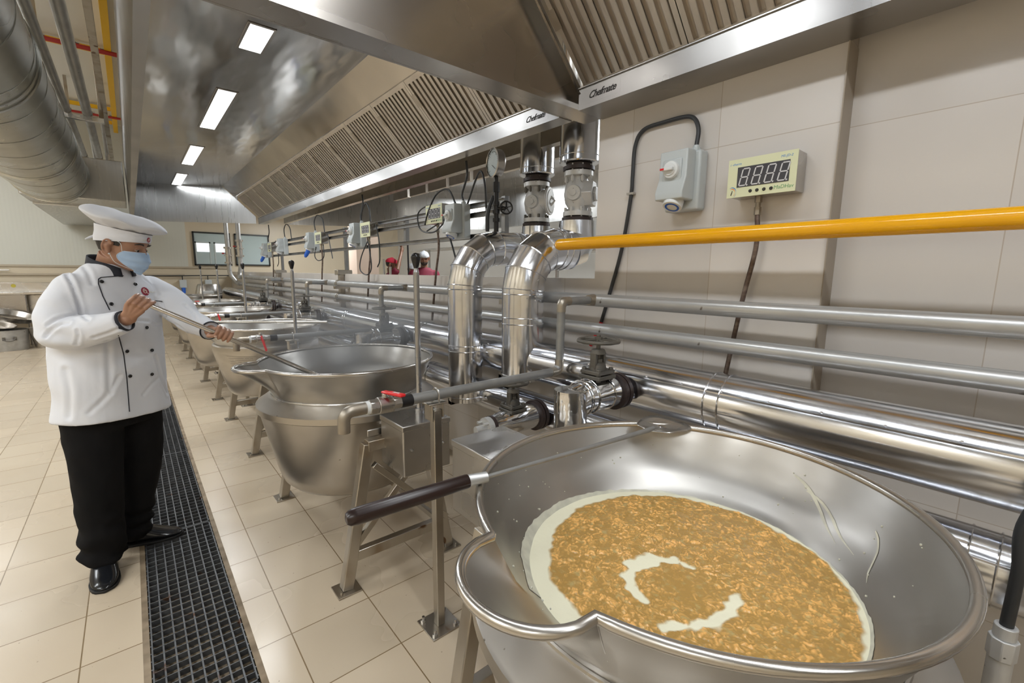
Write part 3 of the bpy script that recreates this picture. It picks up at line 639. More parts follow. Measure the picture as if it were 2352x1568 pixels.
# pressure gauge on the left swan neck
gx, gy, gz = 1.80, 2.30, 2.172; gn = Vector((-.98, .20, 0)).normalized(); gc = Vector((gx, gy, gz))
t = thing('pressure_gauge', (gx, gy, 1.76), 'round steel pressure gauge on a black stem above the left swan neck', 'gauge')
g = MB().lathe([(.001, -.025), (.078, -.025), (.083, -.018), (.083, .018), (.088, .02), (.088, .030), (.081, .034), (.078, .029)], gc, gn, 48); obj('case', g, STEEL, t)
obj('dial', MB().lathe([(.001, .024), (.08, .024)], gc, gn, 40), surf('dial_face', (.50, .60, .66), (.60, .68, .72), rough=(.05, .08)), t)
u_ = gn.cross(Vector((0, 0, 1))).normalized(); tk = MB()
for i in range(25):
    a_ = math.radians(-135+270*i/24); d_ = u_*math.sin(a_)+Vector((0, 0, 1))*math.cos(a_); tk.bar(gc+gn*.0255+d_*(.062 if i % 4 else .056), gc+gn*.0255+d_*.070, .002, .001)
tk.bar(gc+gn*.027-(u_*-.6+Vector((0, 0, .8)))*.015, gc+gn*.027+(u_*-.6+Vector((0, 0, -.8)))*.05, .004, .001); obj('dial_marks', tk, GREYT, t, smooth=False)
st = MB().cyl((gx, gy, 1.75), (gx, gy, 2.05), .015); st.cyl((gx, gy, 2.0), (gx, gy, 2.06), .021, n=8); st.cyl((gx, gy, 2.06), (gx, gy, 2.09), .012)
for q in (1.83, 1.88, 1.93): st.cyl((gx, gy, q-.012), (gx, gy, q+.012), .022)
va = Vector((.62, -.78, 0)); st.cyl((gx, gy, 1.90), Vector((gx, gy, 1.90))+va*.06, .012); obj('stem', st, BLKI, t)
hw = MB(); hc = Vector((gx, gy, 1.905))+va*.065; hu = Vector((0, 0, 1)); hv = Vector((.78, .62, 0)).cross(hu); hax = Vector((-.45, -.89, 0)).normalized(); hv = hax.cross(hu)
hw.tube([hc+(hu*math.cos(2*PI*j/28)+hv*math.sin(2*PI*j/28))*.038 for j in range(28)], .005, 8, closed=True)
for k in range(5): a_ = 2*PI*k/5; hw.bar(hc, hc+(hu*math.cos(a_)+hv*math.sin(a_))*.038, .006)
hw.ball(hc, .009); obj('handwheel', hw, BLKI, t)
st = MB().tube(fillet([(1.76, 2.34, 1.76), (1.76, 2.34, 1.88), (1.80, 2.33, 1.98)], .05), .012); obj('side_tube', st, CABLE, t)
# ------------------------------------------------------------------ branch lines with gate valves
def handwheel(c, r, n=5):
    m = MB(); c = Vector(c)
    pts = [c+Vector((math.cos(2*PI*j/40)*r*(1+.025*math.cos(j*2*PI/4)), math.sin(2*PI*j/40)*r*(1+.025*math.cos(j*2*PI/4)), .0)) for j in range(40)]
    m.tube(pts, .0075, 10, closed=True)
    for k in range(n): a_ = 2*PI*k/n+.3; m.bar(c+Vector((0, 0, .004)), c+Vector((math.cos(a_)*r, math.sin(a_)*r, 0)), .012, .008)
    m.cyl(c-Vector((0, 0, .008)), c+Vector((0, 0, .016)), .016, n=16); m.cyl(c, c+Vector((0, 0, .024)), .009, n=6)
    return m
def gate_valve(x, y, z, label, rw=.083, s=1.0):
    """z is the pipe centre line; spindle goes up"""
    t = thing('gate_valve', (x, y, z), label, 'valve', 'gate valves')
    b = MB().box((x-.055*s, y-.055*s, z+.058*s), (x+.055*s, y+.055*s, z+.074*s)); b.box((x-.052*s, y-.05*s, z+.078*s), (x+.052*s, y+.05*s, z+.094*s))
    for i, j in ((-1, -1), (1, -1), (-1, 1), (1, 1)): b.cyl((x+i*.04*s, y+j*.038*s, z+.05*s), (x+i*.04*s, y+j*.038*s, z+.104*s), .011*s, n=6)
    obj('bonnet_flange', b, IRON, t, bevel=.003)
    yk = MB().lathe([(.038*s, .094*s), (.033*s, .115*s), (.02*s, .125*s)], (x, y, z), n=20)
    for sg in (-1, 1): yk.bar((x+sg*.028*s, y, z+.09*s), (x+sg*.026*s, y, z+.165*s), .014*s, .03*s, (0, 1, 0))
    yk.cyl((x, y, z+.16*s), (x, y, z+.18*s), .034*s, .026*s); obj('yoke', yk, IRON, t, bevel=.002)
    sp = MB().cyl((x, y, z+.1*s), (x, y, z+.235*s), .009*s, n=14); sp.cyl((x, y, z+.125*s), (x, y, z+.14*s), .02*s, n=6); obj('spindle', sp, IRON, t)
    obj('handwheel', handwheel((x, y, z+.215*s), rw), IRON, t)
    return t
def branch(k, yo, nm):
    y1 = 1.175+yo; z1 = 1.0
    t = thing('clad_branch_pipe', (1.3, y1, .7), f'foil-clad elbow branch from the upper thick pipe, {nm}', 'pipe', 'upper branch pipes')
    m = MB().tube([(1.62, y1, z1-.012), (1.52, y1, z1-.002), (1.44, y1, z1), (1.365, y1, z1-.002), (1.315, y1, z1-.014)], [.066, .068, .070, .066, .064], 28); m.tube([(1.30, y1, z1+.045), (1.30, y1, z1-.03), (1.30, y1, z1-.34)], [.066, .067, .064], 28)
    obj('foil_cladding', m, CLADF, t, ang=30)
    s = MB()
    for x in (1.40, 1.36, 1.50): s.tube([(x, y1+.071*math.cos(2*PI*j/30), z1+.071*math.sin(2*PI*j/30)) for j in range(30)], .003, 6, closed=True)
    obj('bead_seam', s, CLADF, t)
    f = MB()
    for x in (1.575, 1.603): f.cyl((x-.010, y1, z1-.008), (x+.010, y1, z1-.008), .079, n=36)
    f.cyl((1.60, y1, z1-.01), (1.70, y1, z1-.01), .05); obj('flange', f, RUBBER, t)
    f = MB().cyl((1.30, y1, .66), (1.30, y1, .62), .05, n=24); f.cyl((1.30, y1, .64), (1.30, y1, .55), .022); f.tube([(1.30, y1, .57), (1.2, y1-.05*1, .52), (1.08, y1-.2, .45)], .018); obj('drain_stub', f, SILV, t)
    gate_valve(1.46, y1, z1+.012, f'dark iron gate valve with spoked handwheel on the upper branch {nm}')
    y2 = 1.66+yo; z2 = .765
    t = thing('clad_branch_pipe', (1.4, y2, .7), f'foil-clad straight branch from the lower thick pipe, {nm}', 'pipe', 'lower branch pipes')
    obj('foil_cladding', MB().tube([(1.55, y2, z2), (1.46, y2, z2+.005), (1.38, y2, z2+.003), (1.28, y2, z2)], [.064, .067, .064, .05], 28), CLADF, t, ang=30)
    f = MB()
    for x in (1.555, 1.582): f.cyl((x-.010, y2, z2), (x+.010, y2, z2), .079, n=36)
    f.cyl((1.575, y2, z2), (1.66, y2, z2-.02), .05)
    f.cyl((1.262, y2, z2), (1.28, y2, z2), .052, n=30); obj('flange', f, RUBBER, t)
    f = MB().cyl((1.235, y2, z2), (1.262, y2, z2), .05, n=30); f.cyl((1.18, y2, z2), (1.24, y2, z2), .018, n=20)
    for a_ in range(4): f.cyl((1.21, y2+.036*math.cos(a_*PI/2+.7), z2+.036*math.sin(a_*PI/2+.7)), (1.27, y2+.036*math.cos(a_*PI/2+.7), z2+.036*math.sin(a_*PI/2+.7)), .007, n=6)
    obj('blank_end', f, SILV, t)
    gate_valve(1.41, y2, z2, f'dark iron gate valve on the lower branch {nm}', .072, .92)
for k, nm in enumerate(('beside the nearest kettle', 'beside the steaming kettle', 'beside the third kettle', 'beside the fourth kettle')):
    branch(k, 2.08*k, nm)
# ------------------------------------------------------------------ water taps and their stands
def tap(yo, nm, up):
    y = 1.52+yo
    t = thing('water_tap', (.9, y, 1.0), f'bent water pipe with red lever valve, {nm}', 'tap', 'water taps')
    p = fillet([(1.83, y, 1.366), (1.595, y, 1.366), (1.590, y, 1.022), (.69, y, 1.018)], .045, 6)
    obj('pipe', MB().tube(p, .0205, 20), TAPP, t)
    el = MB()
    for c in ((1.80, y, 1.366), (1.635, y, 1.366), (1.592, y, 1.325), (1.590, y, 1.065), (1.55, y, 1.022)): pass
    e = fillet([(1.648, y, 1.366), (1.595, y, 1.366), (1.593, y, 1.315)], .045, 6); el.tube(e, .0225, 20)
    e = fillet([(1.590, y, 1.08), (1.590, y, 1.022), (1.53, y, 1.022)], .045, 6); el.tube(e, .0225, 20)
    el.cyl((1.792, y, 1.366), (1.83, y, 1.366), .026, .031); obj('weld_elbow', el, BARE, t)
    v = MB().cyl((.735, y, 1.018), (.70, y, 1.018), .024, n=8); v.cyl((.70, y, 1.018), (.645, y, 1.018), .031, n=20); v.cyl((.645, y, 1.018), (.612, y, 1.018), .028, n=8); v.cyl((.675, y, 1.03), (.675, y, 1.062), .012)
    obj('ball_valve', v, STEEL, t, bevel=.002)
    v = MB().cyl((.78, y, 1.018), (.735, y, 1.018), .0235, n=20); obj('thread_joint', v, BLKI, t)
    v = MB().cyl((.612, y, 1.018), (.600, y, 1.018), .0245, n=24); obj('sealing_tape', v, WHTP, t)
    v = MB().tube(fillet([(.60, y, 1.018), (.522, y, 1.018), (.520, y, .945)], .055, 8), [.0215]*11, 24, caps=False) if False else MB().tube(fillet([(.60, y, 1.018), (.522, y, 1.018), (.520, y, .945)], .06, 8), .0215, 24)
    obj('spout', v, BARE, t)
    c = Vector((.675, y, 1.066))
    if up: a_, b_ = Vector((.022, -.10, .004)), .0
    else: c = Vector((.675, y-.038, 1.035)); a_, b_ = Vector((.022, -.012, -.10)), .0
    n_ = a_.normalized(); lv = MB().bar(c-n_*.010, c+n_*.03, .024, .008); lv.bar(c+n_*.02, c+n_*.105, .024, .011); 
    l = obj('lever', lv, REDH, t, bevel=.005, segs=3)
    tx = text_mb('Sanitt', .016, lambda u, v_, h: tuple(c+n_*(.066+u)+Vector((n_.y, -n_.x, 0)).normalized()*(-v_)+Vector((0, 0, .0062+h))), .0003, bold=.0004)
    obj('lever_lettering', tx, WHTP, l, smooth=False)
    ub = MB(); ub.tube([(.888, y-.024, .985), (.888, y-.0245, 1.02)]+[(.888, y+.0245*math.cos(a2), 1.02+.0245*math.sin(a2)) for a2 in [PI-PI*i/10 for i in range(11)]]+[(.888, y+.024, .97)], .004, 8); obj('u_bolt', ub, STEEL, t)
    s = thing('pipe_stand', (.885, y, 0), f'square steel post holding the water pipe, {nm}', 'stand', 'pipe stands')
    obj('post', MB().box((.868, y-.018, .006), (.904, y+.018, .96)), LEGM, s, bevel=.003)
    bp = MB().box((.816, y-.07, 0), (.956, y+.07, .006)); obj('base_plate', bp, LEGM, s, bevel=.001)
    for i, j in ((-1, -1), (1, -1), (-1, 1), (1, 1)):
        bb = MB().cyl((.886+i*.05, y+j*.05, .006), (.886+i*.05, y+j*.05, .03), .006, n=10); bb.cyl((.886+i*.05, y+j*.05, .006), (.886+i*.05, y+j*.05, .015), .011, n=6)
        obj('anchor_bolt', bb, STEEL, s)
    obj('bracket', MB().box((.84, y-.03, .985), (.925, y+.03, .992)).box((.852, y-.03, .92), (.858, y+.03, .986)).box((.904, y-.025, .93), (.91, y+.025, .986)), LEGM, s, bevel=.002)
tap(0, 'between the nearest and the steaming kettle', True); tap(2.08, 'behind the steaming kettle', False); tap(4.16, 'between the third and fourth kettle', False); tap(6.24, 'between the fourth and fifth kettle', True)
# ------------------------------------------------------------------ isolators, displays, rails and cables
def isolator(y, z, label, plug=False):
    """socket outlet with rotary switch; y, z = middle; the front looks towards -x"""
    t = thing('isolator_socket', (1.96, y, z-.12), label, 'switch', 'interlocked switch sockets')
    h = MB(); h.prism([(1.965, z-.125), (1.965, z+.125), (1.90, z+.125), (1.90, z-.125)], y-.085, y+.075, lambda x, zz, q: (x, q, zz))
    obj('rear_housing', h, GREYP, t, bevel=.010, segs=3)
    h = MB(); h.prism([(1.902, z-.085), (1.902, z+.125), (1.835, z+.122), (1.832, z+.01), (1.805, z-.055), (1.808, z-.085)], y-.062, y+.068, lambda x, zz, q: (x, q, zz))
    obj('front_housing', h, GREYP, t, bevel=.006, segs=3)
    obj('switch_plate', MB().box((1.826, y-.04, z-.01), (1.834, y+.045, z+.085)), GREYP, t, bevel=.004)
    k = MB().lathe([(.001, .022), (.024, .022), (.026, .018), (.034, .016), (.036, .012), (.036, 0)], (1.826, y+.002, z+.04), (-1, 0, 0), 32)
    kk = obj('rotary_knob', k, WHTP, t)
    g = MB().box((1.788, y-.020, z+.033), (1.806, y+.034, z+.047)); obj('grip', g, WHTP, kk, bevel=.003)
    obj('red_marker', MB().box((1.786, y+.018, z+.036), (1.804, y+.036, z+.044)), REDH, kk)
    ax = Vector((-.45, 0, -.9)).normalized(); c = Vector((1.855, y, z-.083))
    s = MB().lathe([(.001, .035), (.030, .035), (.034, .036), (.040, .034), (.042, .028), (.042, .0)], c, ax, 28); obj('socket_cap', s, WHTP, t)
    obj('blue_ring', MB().lathe([(.022, .0365), (.031, .0365), (.031, .030)], c, ax, 28), BLUE, t)
    g = MB().cyl((1.93, y-.045, z+.120), (1.93, y-.045, z+.15), .016, .012, 14); g.cyl((1.93, y-.045, z+.125), (1.93, y-.045, z+.138), .019, n=8); obj('cable_gland', g, GREYP, t)
    if plug:
        m = MB().tube([c+ax*.03, c+ax*.10+Vector((0, .01, 0)), c+ax*.13], [.028, .026, .014], 20); obj('blue_plug', m, BLUE, t)
    return t
def seg_digit(m, y, z, w_, h_, x):
    sl = .22
    def P(u, v, q): return (x-q, y-u-(v)*sl, z+v)
    th = .0045
    for (u0, v0, u1, v1) in ((0, 0, w_, 0), (0, h_/2, w_, h_/2), (0, h_, w_, h_), (0, 0, 0, h_/2), (0, h_/2, 0, h_), (w_, 0, w_, h_/2), (w_, h_/2, w_, h_)):
        if v0 == v1: pts = [(u0+.003, v0-th/2), (u1-.003, v0-th/2), (u1-.001, v0), (u1-.003, v0+th/2), (u0+.003, v0+th/2), (u0+.001, v0)]
        else: pts = [(u0-th/2, v0+.003), (u0, v0+.001), (u0+th/2, v0+.003), (u0+th/2, v1-.003), (u0, v1-.001), (u0-th/2, v1-.003)]
        m.prism(pts, 0, .0012, P)
    m.prism([(w_+.005+.003*math.cos(a_), .000+.003*math.sin(a_)) for a_ in [2*PI*i/10 for i in range(10)]], 0, .0012, P)
def display(y, z, label, lettering=True, hose=True):
    t = thing('temperature_display', (1.93, y, z-.07), label, 'display', 'digital temperature displays')
    xf = 1.874; W, Hh = .242, .142
    obj('case', MB().box((xf, y-W/2, z-Hh/2), (1.962, y+W/2-.004, z+Hh/2)), STEEL, t, bevel=.003)
    obj('fascia', MB().box((xf-.003, y-W/2-.001, z-Hh/2-.002), (xf, y+W/2+.004, z+Hh/2+.001)), CREAM, t)
    obj('display_window', MB().box((xf-.0042, y-.098, z-.036), (xf-.003, y+.088, z+.040)), DARKD, t, smooth=False)
    for i in range(4):
        m = MB(); seg_digit(m, y+.080-i*.0465, z-.030, .026, .062, xf-.0043); obj('digit', m, SEG, t, smooth=False)
    for i in range(4): obj('button', MB().lathe([(.001, .003), (.0055, .003), (.0065, 0)], (xf-.003, y+.035-i*.025, z-.054), (-1, 0, 0), 16), BLKT, t)
    if lettering:
        f = lambda cy, cz: (lambda u, v, h: (xf-.0032-h, cy-u, cz+v))
        obj('lettering', text_mb('i -therm', .013, f(y+.097, z+.053), .0002, shear=.2), BLUET, t, smooth=False)
        obj('lettering', text_mb('MS-JD-2', .012, f(y-.085, z+.055), .0002, shear=.2), BLUET, t, smooth=False)
        obj('lettering', text_mb('MaDHav', .019, f(y-.082, z-.053), .0002, shear=.1), GREENT, t, smooth=False)
        obj('emblem_letter', text_mb('i', .024, f(y+.108, z-.056), .0002, shear=.25, bold=.0008), BLKT, t, smooth=False)
        for rad, mt_ in ((.013, ORNT), (.0175, BLUET)):
            m = MB(); n = 10; pts = []
            for i in range(n+1): a_ = math.radians(120-175*i/n); pts.append((y+.108-.002-rad*math.cos(a_), z-.054+rad*math.sin(a_)*1.15, .0016*math.sin(PI*i/n)+.0004))
            for i in range(n): (a1, b1, w1), (a2, b2, w2) = pts[i], pts[i+1]; m.add([(xf-.0035, a1, b1-w1), (xf-.0035, a2, b2-w2), (xf-.0035, a2, b2+w2), (xf-.0035, a1, b1+w1)], [(0, 1, 2, 3)])
            obj('emblem_swoosh', m, mt_, t, smooth=False)
    return t
def cable(name, pts, r, mt, label, cat, group=None, n=10, sm=8):
    o = obj(name, MB().tube(spline(pts, sm), r, n), mt); tag(o, label, cat, group); return o
isolator(1.105, 1.905, 'light grey rotary isolator socket on the tiled wall')
display(.758, 1.878, 'cream four-digit temperature display on the tiled wall')
o = cable('power_cable', [(1.93, 1.06, 2.045), (1.94, 1.062, 2.13), (1.95, 1.11, 2.188), (1.955, 1.24, 2.196), (1.955, 1.35, 2.186), (1.955, 1.393, 2.12), (1.955, 1.40, 1.98), (1.955, 1.405, 1.88), (1.955, 1.445, 1.63), (1.955, 1.51, 1.40), (1.955, 1.56, 1.24)], .0095, CABLE, 'thick black cable looping over the wall isolator and down behind the pipes', 'cable')
cable('red_cable_sleeve', [(1.955, 1.56, 1.24), (1.955, 1.59, 1.17), (1.955, 1.63, 1.10)], .010, REDH, 'red end of the black wall cable between the grey pipes', 'cable')
m = MB().box((1.945, 1.385, 1.893), (1.968, 1.425, 1.903)); m.tube([(1.955, 1.402+.013*math.cos(a_), 1.898+.005*math.sin(a_)) for a_ in [2*PI*i/14 for i in range(14)]], .004, 6, closed=True)
tag(obj('cable_clip', m, STEEL), 'small steel clip holding the black cable to the wall', 'clip')
def hose(y0, z0, y1, z1, label, xx=1.935):
    t = thing('steel_hose', (xx, y1, z1), label, 'hose', 'display hoses')
    obj('sheath', MB().tube(spline([(xx, y0, z0-.06), (xx, y0-.006, z0-.2), (xx, y0+(y1-y0)*.35, (z0+z1)/2), (xx, y1, z1)], 8), .0095, 12), COND, t)
    g = MB().cyl((xx, y0, z0), (xx, y0, z0-.022), .014, n=6); g.cyl((xx, y0, z0-.022), (xx, y0, z0-.04), .010, n=14); g.cyl((xx, y0, z0-.04), (xx, y0, z0-.07), .013, n=6); obj('hose_fitting', g, BARE, t)
hose(.785, 1.808, .875, .95, 'rusty steel hose running down the tiled wall from its display')
# rail frame carrying the switch boxes along the serving opening
t = thing('rail_frame', (1.985, 2.4, 1.0), 'galvanised slotted rail frame along the opening carrying the switch boxes', 'frame')
for z in (1.985, 1.918, 1.765):
    y0, y1 = (2.45, 9.2)
    obj('rail', MB().box((1.970, y0, z-.02), (1.995, y1, z+.02)) if False else MB().box((1.966, y0, z-.018), (1.99, y1, z-.014)).box((1.966, y0, z+.014), (1.99, y1, z+.018)).box((1.986, y0, z-.018), (1.99, y1, z+.018)), RAILM, t, bevel=.001)
for y in (2.47, 3.93, 5.5, 8.5): obj('post', MB().box((1.992, y-.02, 1.75 if y < 5 else 1.474), (2.03, y+.02, 2.02)), RAILM, t, bevel=.002)
for i, y in enumerate((5.5, 8.5)):
    w_ = thing('wall_channel', (1.94, y, .95), f'short steel channel fixed to the low wall, {"nearer" if i == 0 else "farther"} of two', 'bracket', 'wall channels'); obj('channel', MB().box((1.91, y-.03, .95), (1.966, y+.03, 1.47)), LEGM, w_, bevel=.003); obj('clamp', MB().box((1.88, y-.05, 1.46), (2.06, y+.05, 1.52)), LEGM, w_, bevel=.006)
IS = [(2.90, 1.875, 'grey rotary isolator socket on the rail frame, largest and nearest', False), (4.83, 1.885, 'second isolator socket along the rail frame', False), (6.40, 1.885, 'third isolator socket along the rail frame, with a blue plug', True), (7.95, 1.885, 'fourth isolator socket along the rail frame, hanging alone', False), (9.05, 1.86, 'farthest isolator socket on the rail frame, with a blue plug', True)]
for y, z, lb, pg in IS: isolator(y, z, lb, pg)
DS = [(3.19, 1.955, 'digital display beside the largest rail isolator', True), (4.56, 1.925, 'digital display next to the second rail isolator', False), (6.08, 1.92, 'digital display next to the third rail isolator', False), (8.72, 1.90, 'farthest digital display on the rail frame', False)]
for y, z, lb, le in DS:
    display(y, z, lb, le); hose(y+.02, z-.072, y+.14, 1.1, 'steel hose hanging from the '+lb.replace('digital ', ''), 1.92)
for i, (y, z) in enumerate([(q[0], q[1]) for q in IS]):
    y -= .045
    lbs = ['black cable from the hood down to the nearest rail isolator', 'black cable from the hood to the second rail isolator', 'black cable arching over the third rail isolator', 'black cable arching over the fourth rail isolator', 'black cable from the hood to the farthest rail isolator']
    if i in (0, 1, 4): cable('power_cable', [(1.93, y, z+.14), (1.93, y+.02, z+.2), (1.94, y-.03, z+.32), (1.94, y-.02, 2.302)], .008, CABLE, lbs[i], 'cable', 'drop cables')
    else: cable('power_cable', [(1.93, y, z+.14), (1.94, y+.06, z+.27), (1.94, y-.08, z+.34), (1.94, y-.28, z+.27), (1.94, y-.34, z+.10)], .007, CABLE, lbs[i], 'cable', 'drop cables')
cable('loop_cable', [(1.90, 3.05, 1.90), (1.89, 3.22, 1.82), (1.88, 3.42, 1.85), (1.88, 3.46, 1.98), (1.88, 3.30, 2.03), (1.90, 3.16, 2.0), (1.9, 3.14, 1.9), (1.87, 3.3, 1.83)], .006, CABLE, 'coiled black cable loop left of the nearest rail isolator', 'cable')
cable('loop_cable', [(1.92, 2.94, 2.0), (1.9, 3.02, 2.12), (1.88, 3.16, 2.10), (1.87, 3.27, 1.98), (1.87, 3.33, 1.88)], .007, CABLE, 'black cable bowing across the nearest rail display', 'cable')
cable('loop_cable', [(1.94, 2.82, 2.0), (1.95, 2.72, 2.17), (1.95, 2.66, 2.2), (1.95, 2.62, 2.1), (1.96, 2.62, 1.95)], .007, CABLE, 'black cable arching right of the nearest rail isolator', 'cable')
cable('loop_cable', [(1.93, 4.55, 1.99), (1.93, 4.58, 2.14), (1.93, 4.66, 2.2), (1.93, 4.77, 2.12), (1.93, 4.80, 2.0)], .007, CABLE, 'black cable arch above the second rail display', 'cable')
cable('loop_cable', [(1.93, 4.60, 1.85), (1.91, 4.78, 1.66), (1.90, 4.80, 1.52), (1.90, 4.62, 1.47), (1.90, 4.50, 1.56), (1.91, 4.60, 1.85)], .006, CABLE, 'long hanging cable loop under the second rail display', 'cable')
cable('loop_cable', [(1.93, 4.42, 1.97), (1.93, 4.36, 1.8), (1.93, 4.36, 1.62), (1.93, 4.42, 1.55)], .006, CABLE, 'black cable hanging right of the second rail display', 'cable')
cable('loop_cable', [(1.93, 6.04, 1.98), (1.93, 5.88, 1.95), (1.93, 5.80, 1.8), (1.93, 5.74, 1.66)], .006, CABLE, 'loose cable end hanging right of the third rail display', 'cable')
cable('loop_cable', [(1.91, 6.30, 1.82), (1.9, 6.34, 1.7), (1.9, 6.2, 1.64), (1.9, 5.98, 1.68), (1.91, 6.0, 1.84)], .006, CABLE, 'sagging cable loop under the third rail display', 'cable')
cable('loop_cable', [(1.93, 8.62, 1.94), (1.93, 8.50, 2.0), (1.93, 8.42, 1.9), (1.93, 8.40, 1.66), (1.93, 8.5, 1.58)], .006, CABLE, 'cable hanging beside the farthest rail display', 'cable')
cable('loop_cable', [(1.92, 3.08, 1.85), (1.92, 3.00, 1.7), (1.92, 2.92, 1.55), (1.90, 2.78, 1.485), (1.90, 2.6, 1.50)], .007, CABLE, 'black cable drooping behind the nearest display hose', 'cable')
cable('box_cable', [(1.04, 1.96, .81), (1.14, 1.97, .80), (1.19, 1.95, .70), (1.18, 1.97, .52), (1.12, 1.96, .3)], .009, CABLE, 'black cable curving down behind the gear box of the steaming kettle', 'cable')
# ------------------------------------------------------------------ floor drain grates
def grate():
    m = MB(); x0, x1 = TX0+.004, TX1-.004; L = 1.392
    m.box((x0, 0, -.028), (x0+.005, L, -.001)); m.box((x1-.005, 0, -.028), (x1, L, -.001)); m.box((x0, 0, -.028), (x1, .006, -.001)); m.box((x0, L-.006, -.028), (x1, L, -.001))
    for i in range(1, 8): xx = x0+(x1-x0)*i/8; m.box((xx-.0028, .006, -.026), (xx+.0028, L-.006, -.0012))
    n = 30
    for i in range(1, n): yy = L*i/n; m.box((x0+.005, yy-.0016, -.024), (x1-.005, yy+.0016, -.0006))
    for i in range(n): yy = L*(i+.5)/n; m.box((x1, yy-.003, -.01), (x1+.0035, yy+.003, -.0015)); m.box((x0-.0035, yy-.003, -.01), (x0, yy+.003, -.0015))
    return m
gm = mesh_of('floor_grate', grate(), (.08, 0, -.028), smooth=False); gm.materials.append(GRATE)
gl = ['drain grate panel cut off by the bottom edge of the picture', 'drain grate panel just in front of the cook', 'drain grate panel under the toe of the left shoe', 'drain grate panel behind the cook']
for i in range(-3, 8):
    o = bpy.data.objects.new('floor_grate', gm); C.objects.link(o); o.location = (.08, 1.715+1.4*i-.0, -.028)
    tag(o, {-1: gl[0], 0: gl[1], 1: gl[2], 2: gl[3]}.get(i, f'black drain grate panel, {["third", "second", "first"][min(i+3, 2)]} behind the camera' if i < 0 else f'distant drain grate panel, number {i-2} past the one behind the cook'.replace('number 1', 'first').replace('number 2', 'second').replace('number 3', 'third').replace('number 4', 'fourth').replace('number 5', 'fifth')), 'drain grate', 'floor grates')
# ------------------------------------------------------------------ left ceiling: duct, pipes, beams
t = thing('spiral_duct', (-.70, 3, 2.37), 'big round spiral ventilation duct at the upper left', 'duct')
dx, dz, dr = -.70, 2.763, .39
m = MB(); m.tube([(dx, -3.4+.3*i, dz) for i in range(41)], dr, 72); obj('duct_tube', m, DUCT, t)
for s0 in range(22):
    y = -3.2+.55*s0
    m = MB().tube([(dx+(dr+.001)*math.cos(2*PI*j/56), y+.55*j/56, dz+(dr+.001)*math.sin(2*PI*j/56)) for j in range(57)], .003, 6); obj('spiral_seam', m, DUCT, t)
for y in (4.1, 6.6, 8.5):
    for dy in (-.05, .05): obj('joint_ring', MB().tube([(dx+(dr+.003)*math.cos(2*PI*j/56), y+dy, dz+(dr+.003)*math.sin(2*PI*j/56)) for j in range(56)], .009, 8, closed=True), DUCT, t)
m = MB().box((-1.0, 8.6, 2.45), (.05, 9.5, 3.0)); obj('plenum_box', m, PANELS, t, bevel=.01)
m = MB().box((-.98, 9.5, 2.42), (-.3, 13.4, 2.9)); obj('branch_duct', m, PANELS, t, bevel=.01)
def ceilpipe(x, z, r, label, y1=12.5, mt=GALV):
    q = thing('ceiling_pipe', (x, 3, z), label, 'pipe', 'ceiling pipes'); obj('pipe', MB().tube([(x, -3+.5*i, z) for i in range(int((y1+3)/.5)+1)], r, 24), mt, q)
    for y in (1.2, 4.2, 7.45, 10.1): obj('coupling', MB().cyl((x, y-.02, z), (x, y+.02, z), r+.004, n=24), BARE, q)
ceilpipe(-.392, 3.3, .040, 'left of the two thick grey pipes hanging beside the round duct'); ceilpipe(-.215, 3.3, .044, 'right of the two thick grey pipes hanging beside the round duct')
for i, (y, z) in enumerate(((7.2, 3.2), (10.67, 3.2), (3.6, 3.2))):
    q = thing('pipe_hanger', (-.3, y, z), ['U-shaped steel pipe hanger in front, with foil-wrapped crossbar', 'U-shaped pipe hanger farther along the ceiling pipes', 'U-shaped pipe hanger nearest overhead'][i], 'hanger', 'pipe hangers')
    for x in (-.53, -.09): obj('hanger_arm', MB().box((x-.02, y-.02, z), (x+.02, y+.02, ZC)), LEGM, q, bevel=.002)
    obj('crossbar', MB().box((-.55, y-.03, z-.05), (-.07, y+.03, z)), CLADF if i == 0 else LEGM, q, bevel=.003)
q = thing('ceiling_channel', (-.08, 3, 3.35), 'dark steel channel running beside the ceiling pipes', 'channel'); obj('channel', MB().box((-.085, -3, 3.30), (-.035, 10.7, 3.34)), LEGM, q, bevel=.002)
for i, (x0, x1) in enumerate(((.0, .075), (-1.35, -1.27))):
    tag(obj('roof_beam', MB().box((x0, -3.4, 4.42), (x1, 13.4, 4.598)), YELB, bevel=.003), ['yellow roof beam running beside the hood edge', 'yellow roof beam behind the round duct'][i], 'beam', 'yellow beams')
for i, y in enumerate((8.95, 11.95, 13.0, 5.9)):
    tag(obj('ceiling_purlin', MB().box((-4.9, y, 4.50), (-.005, y+.06, 4.56)), YELB), f'thin yellow cross bar under the ceiling, {["nearer", "farther", "farthest", "nearest"][i]} one', 'bar', 'yellow cross bars')
for i, y in enumerate((8.6, 12.05, 5.2)):
    q = thing('sprinkler_pipe', (-2, y, 4.35), f'thin red sprinkler pipe across the ceiling, {["nearer", "farther", "nearest"][i]} run', 'pipe', 'red ceiling pipes'); obj('pipe', MB().cyl((-4.9, y, 4.40), (.5, y, 4.40), .028 if i == 0 else .022, n=16), RED, q)
    for x in (-.62, -.30, .02): obj('pipe_clip', MB().box((x-.06, y-.02, 4.43), (x+.06, y+.05, 4.445)), GALV, q)
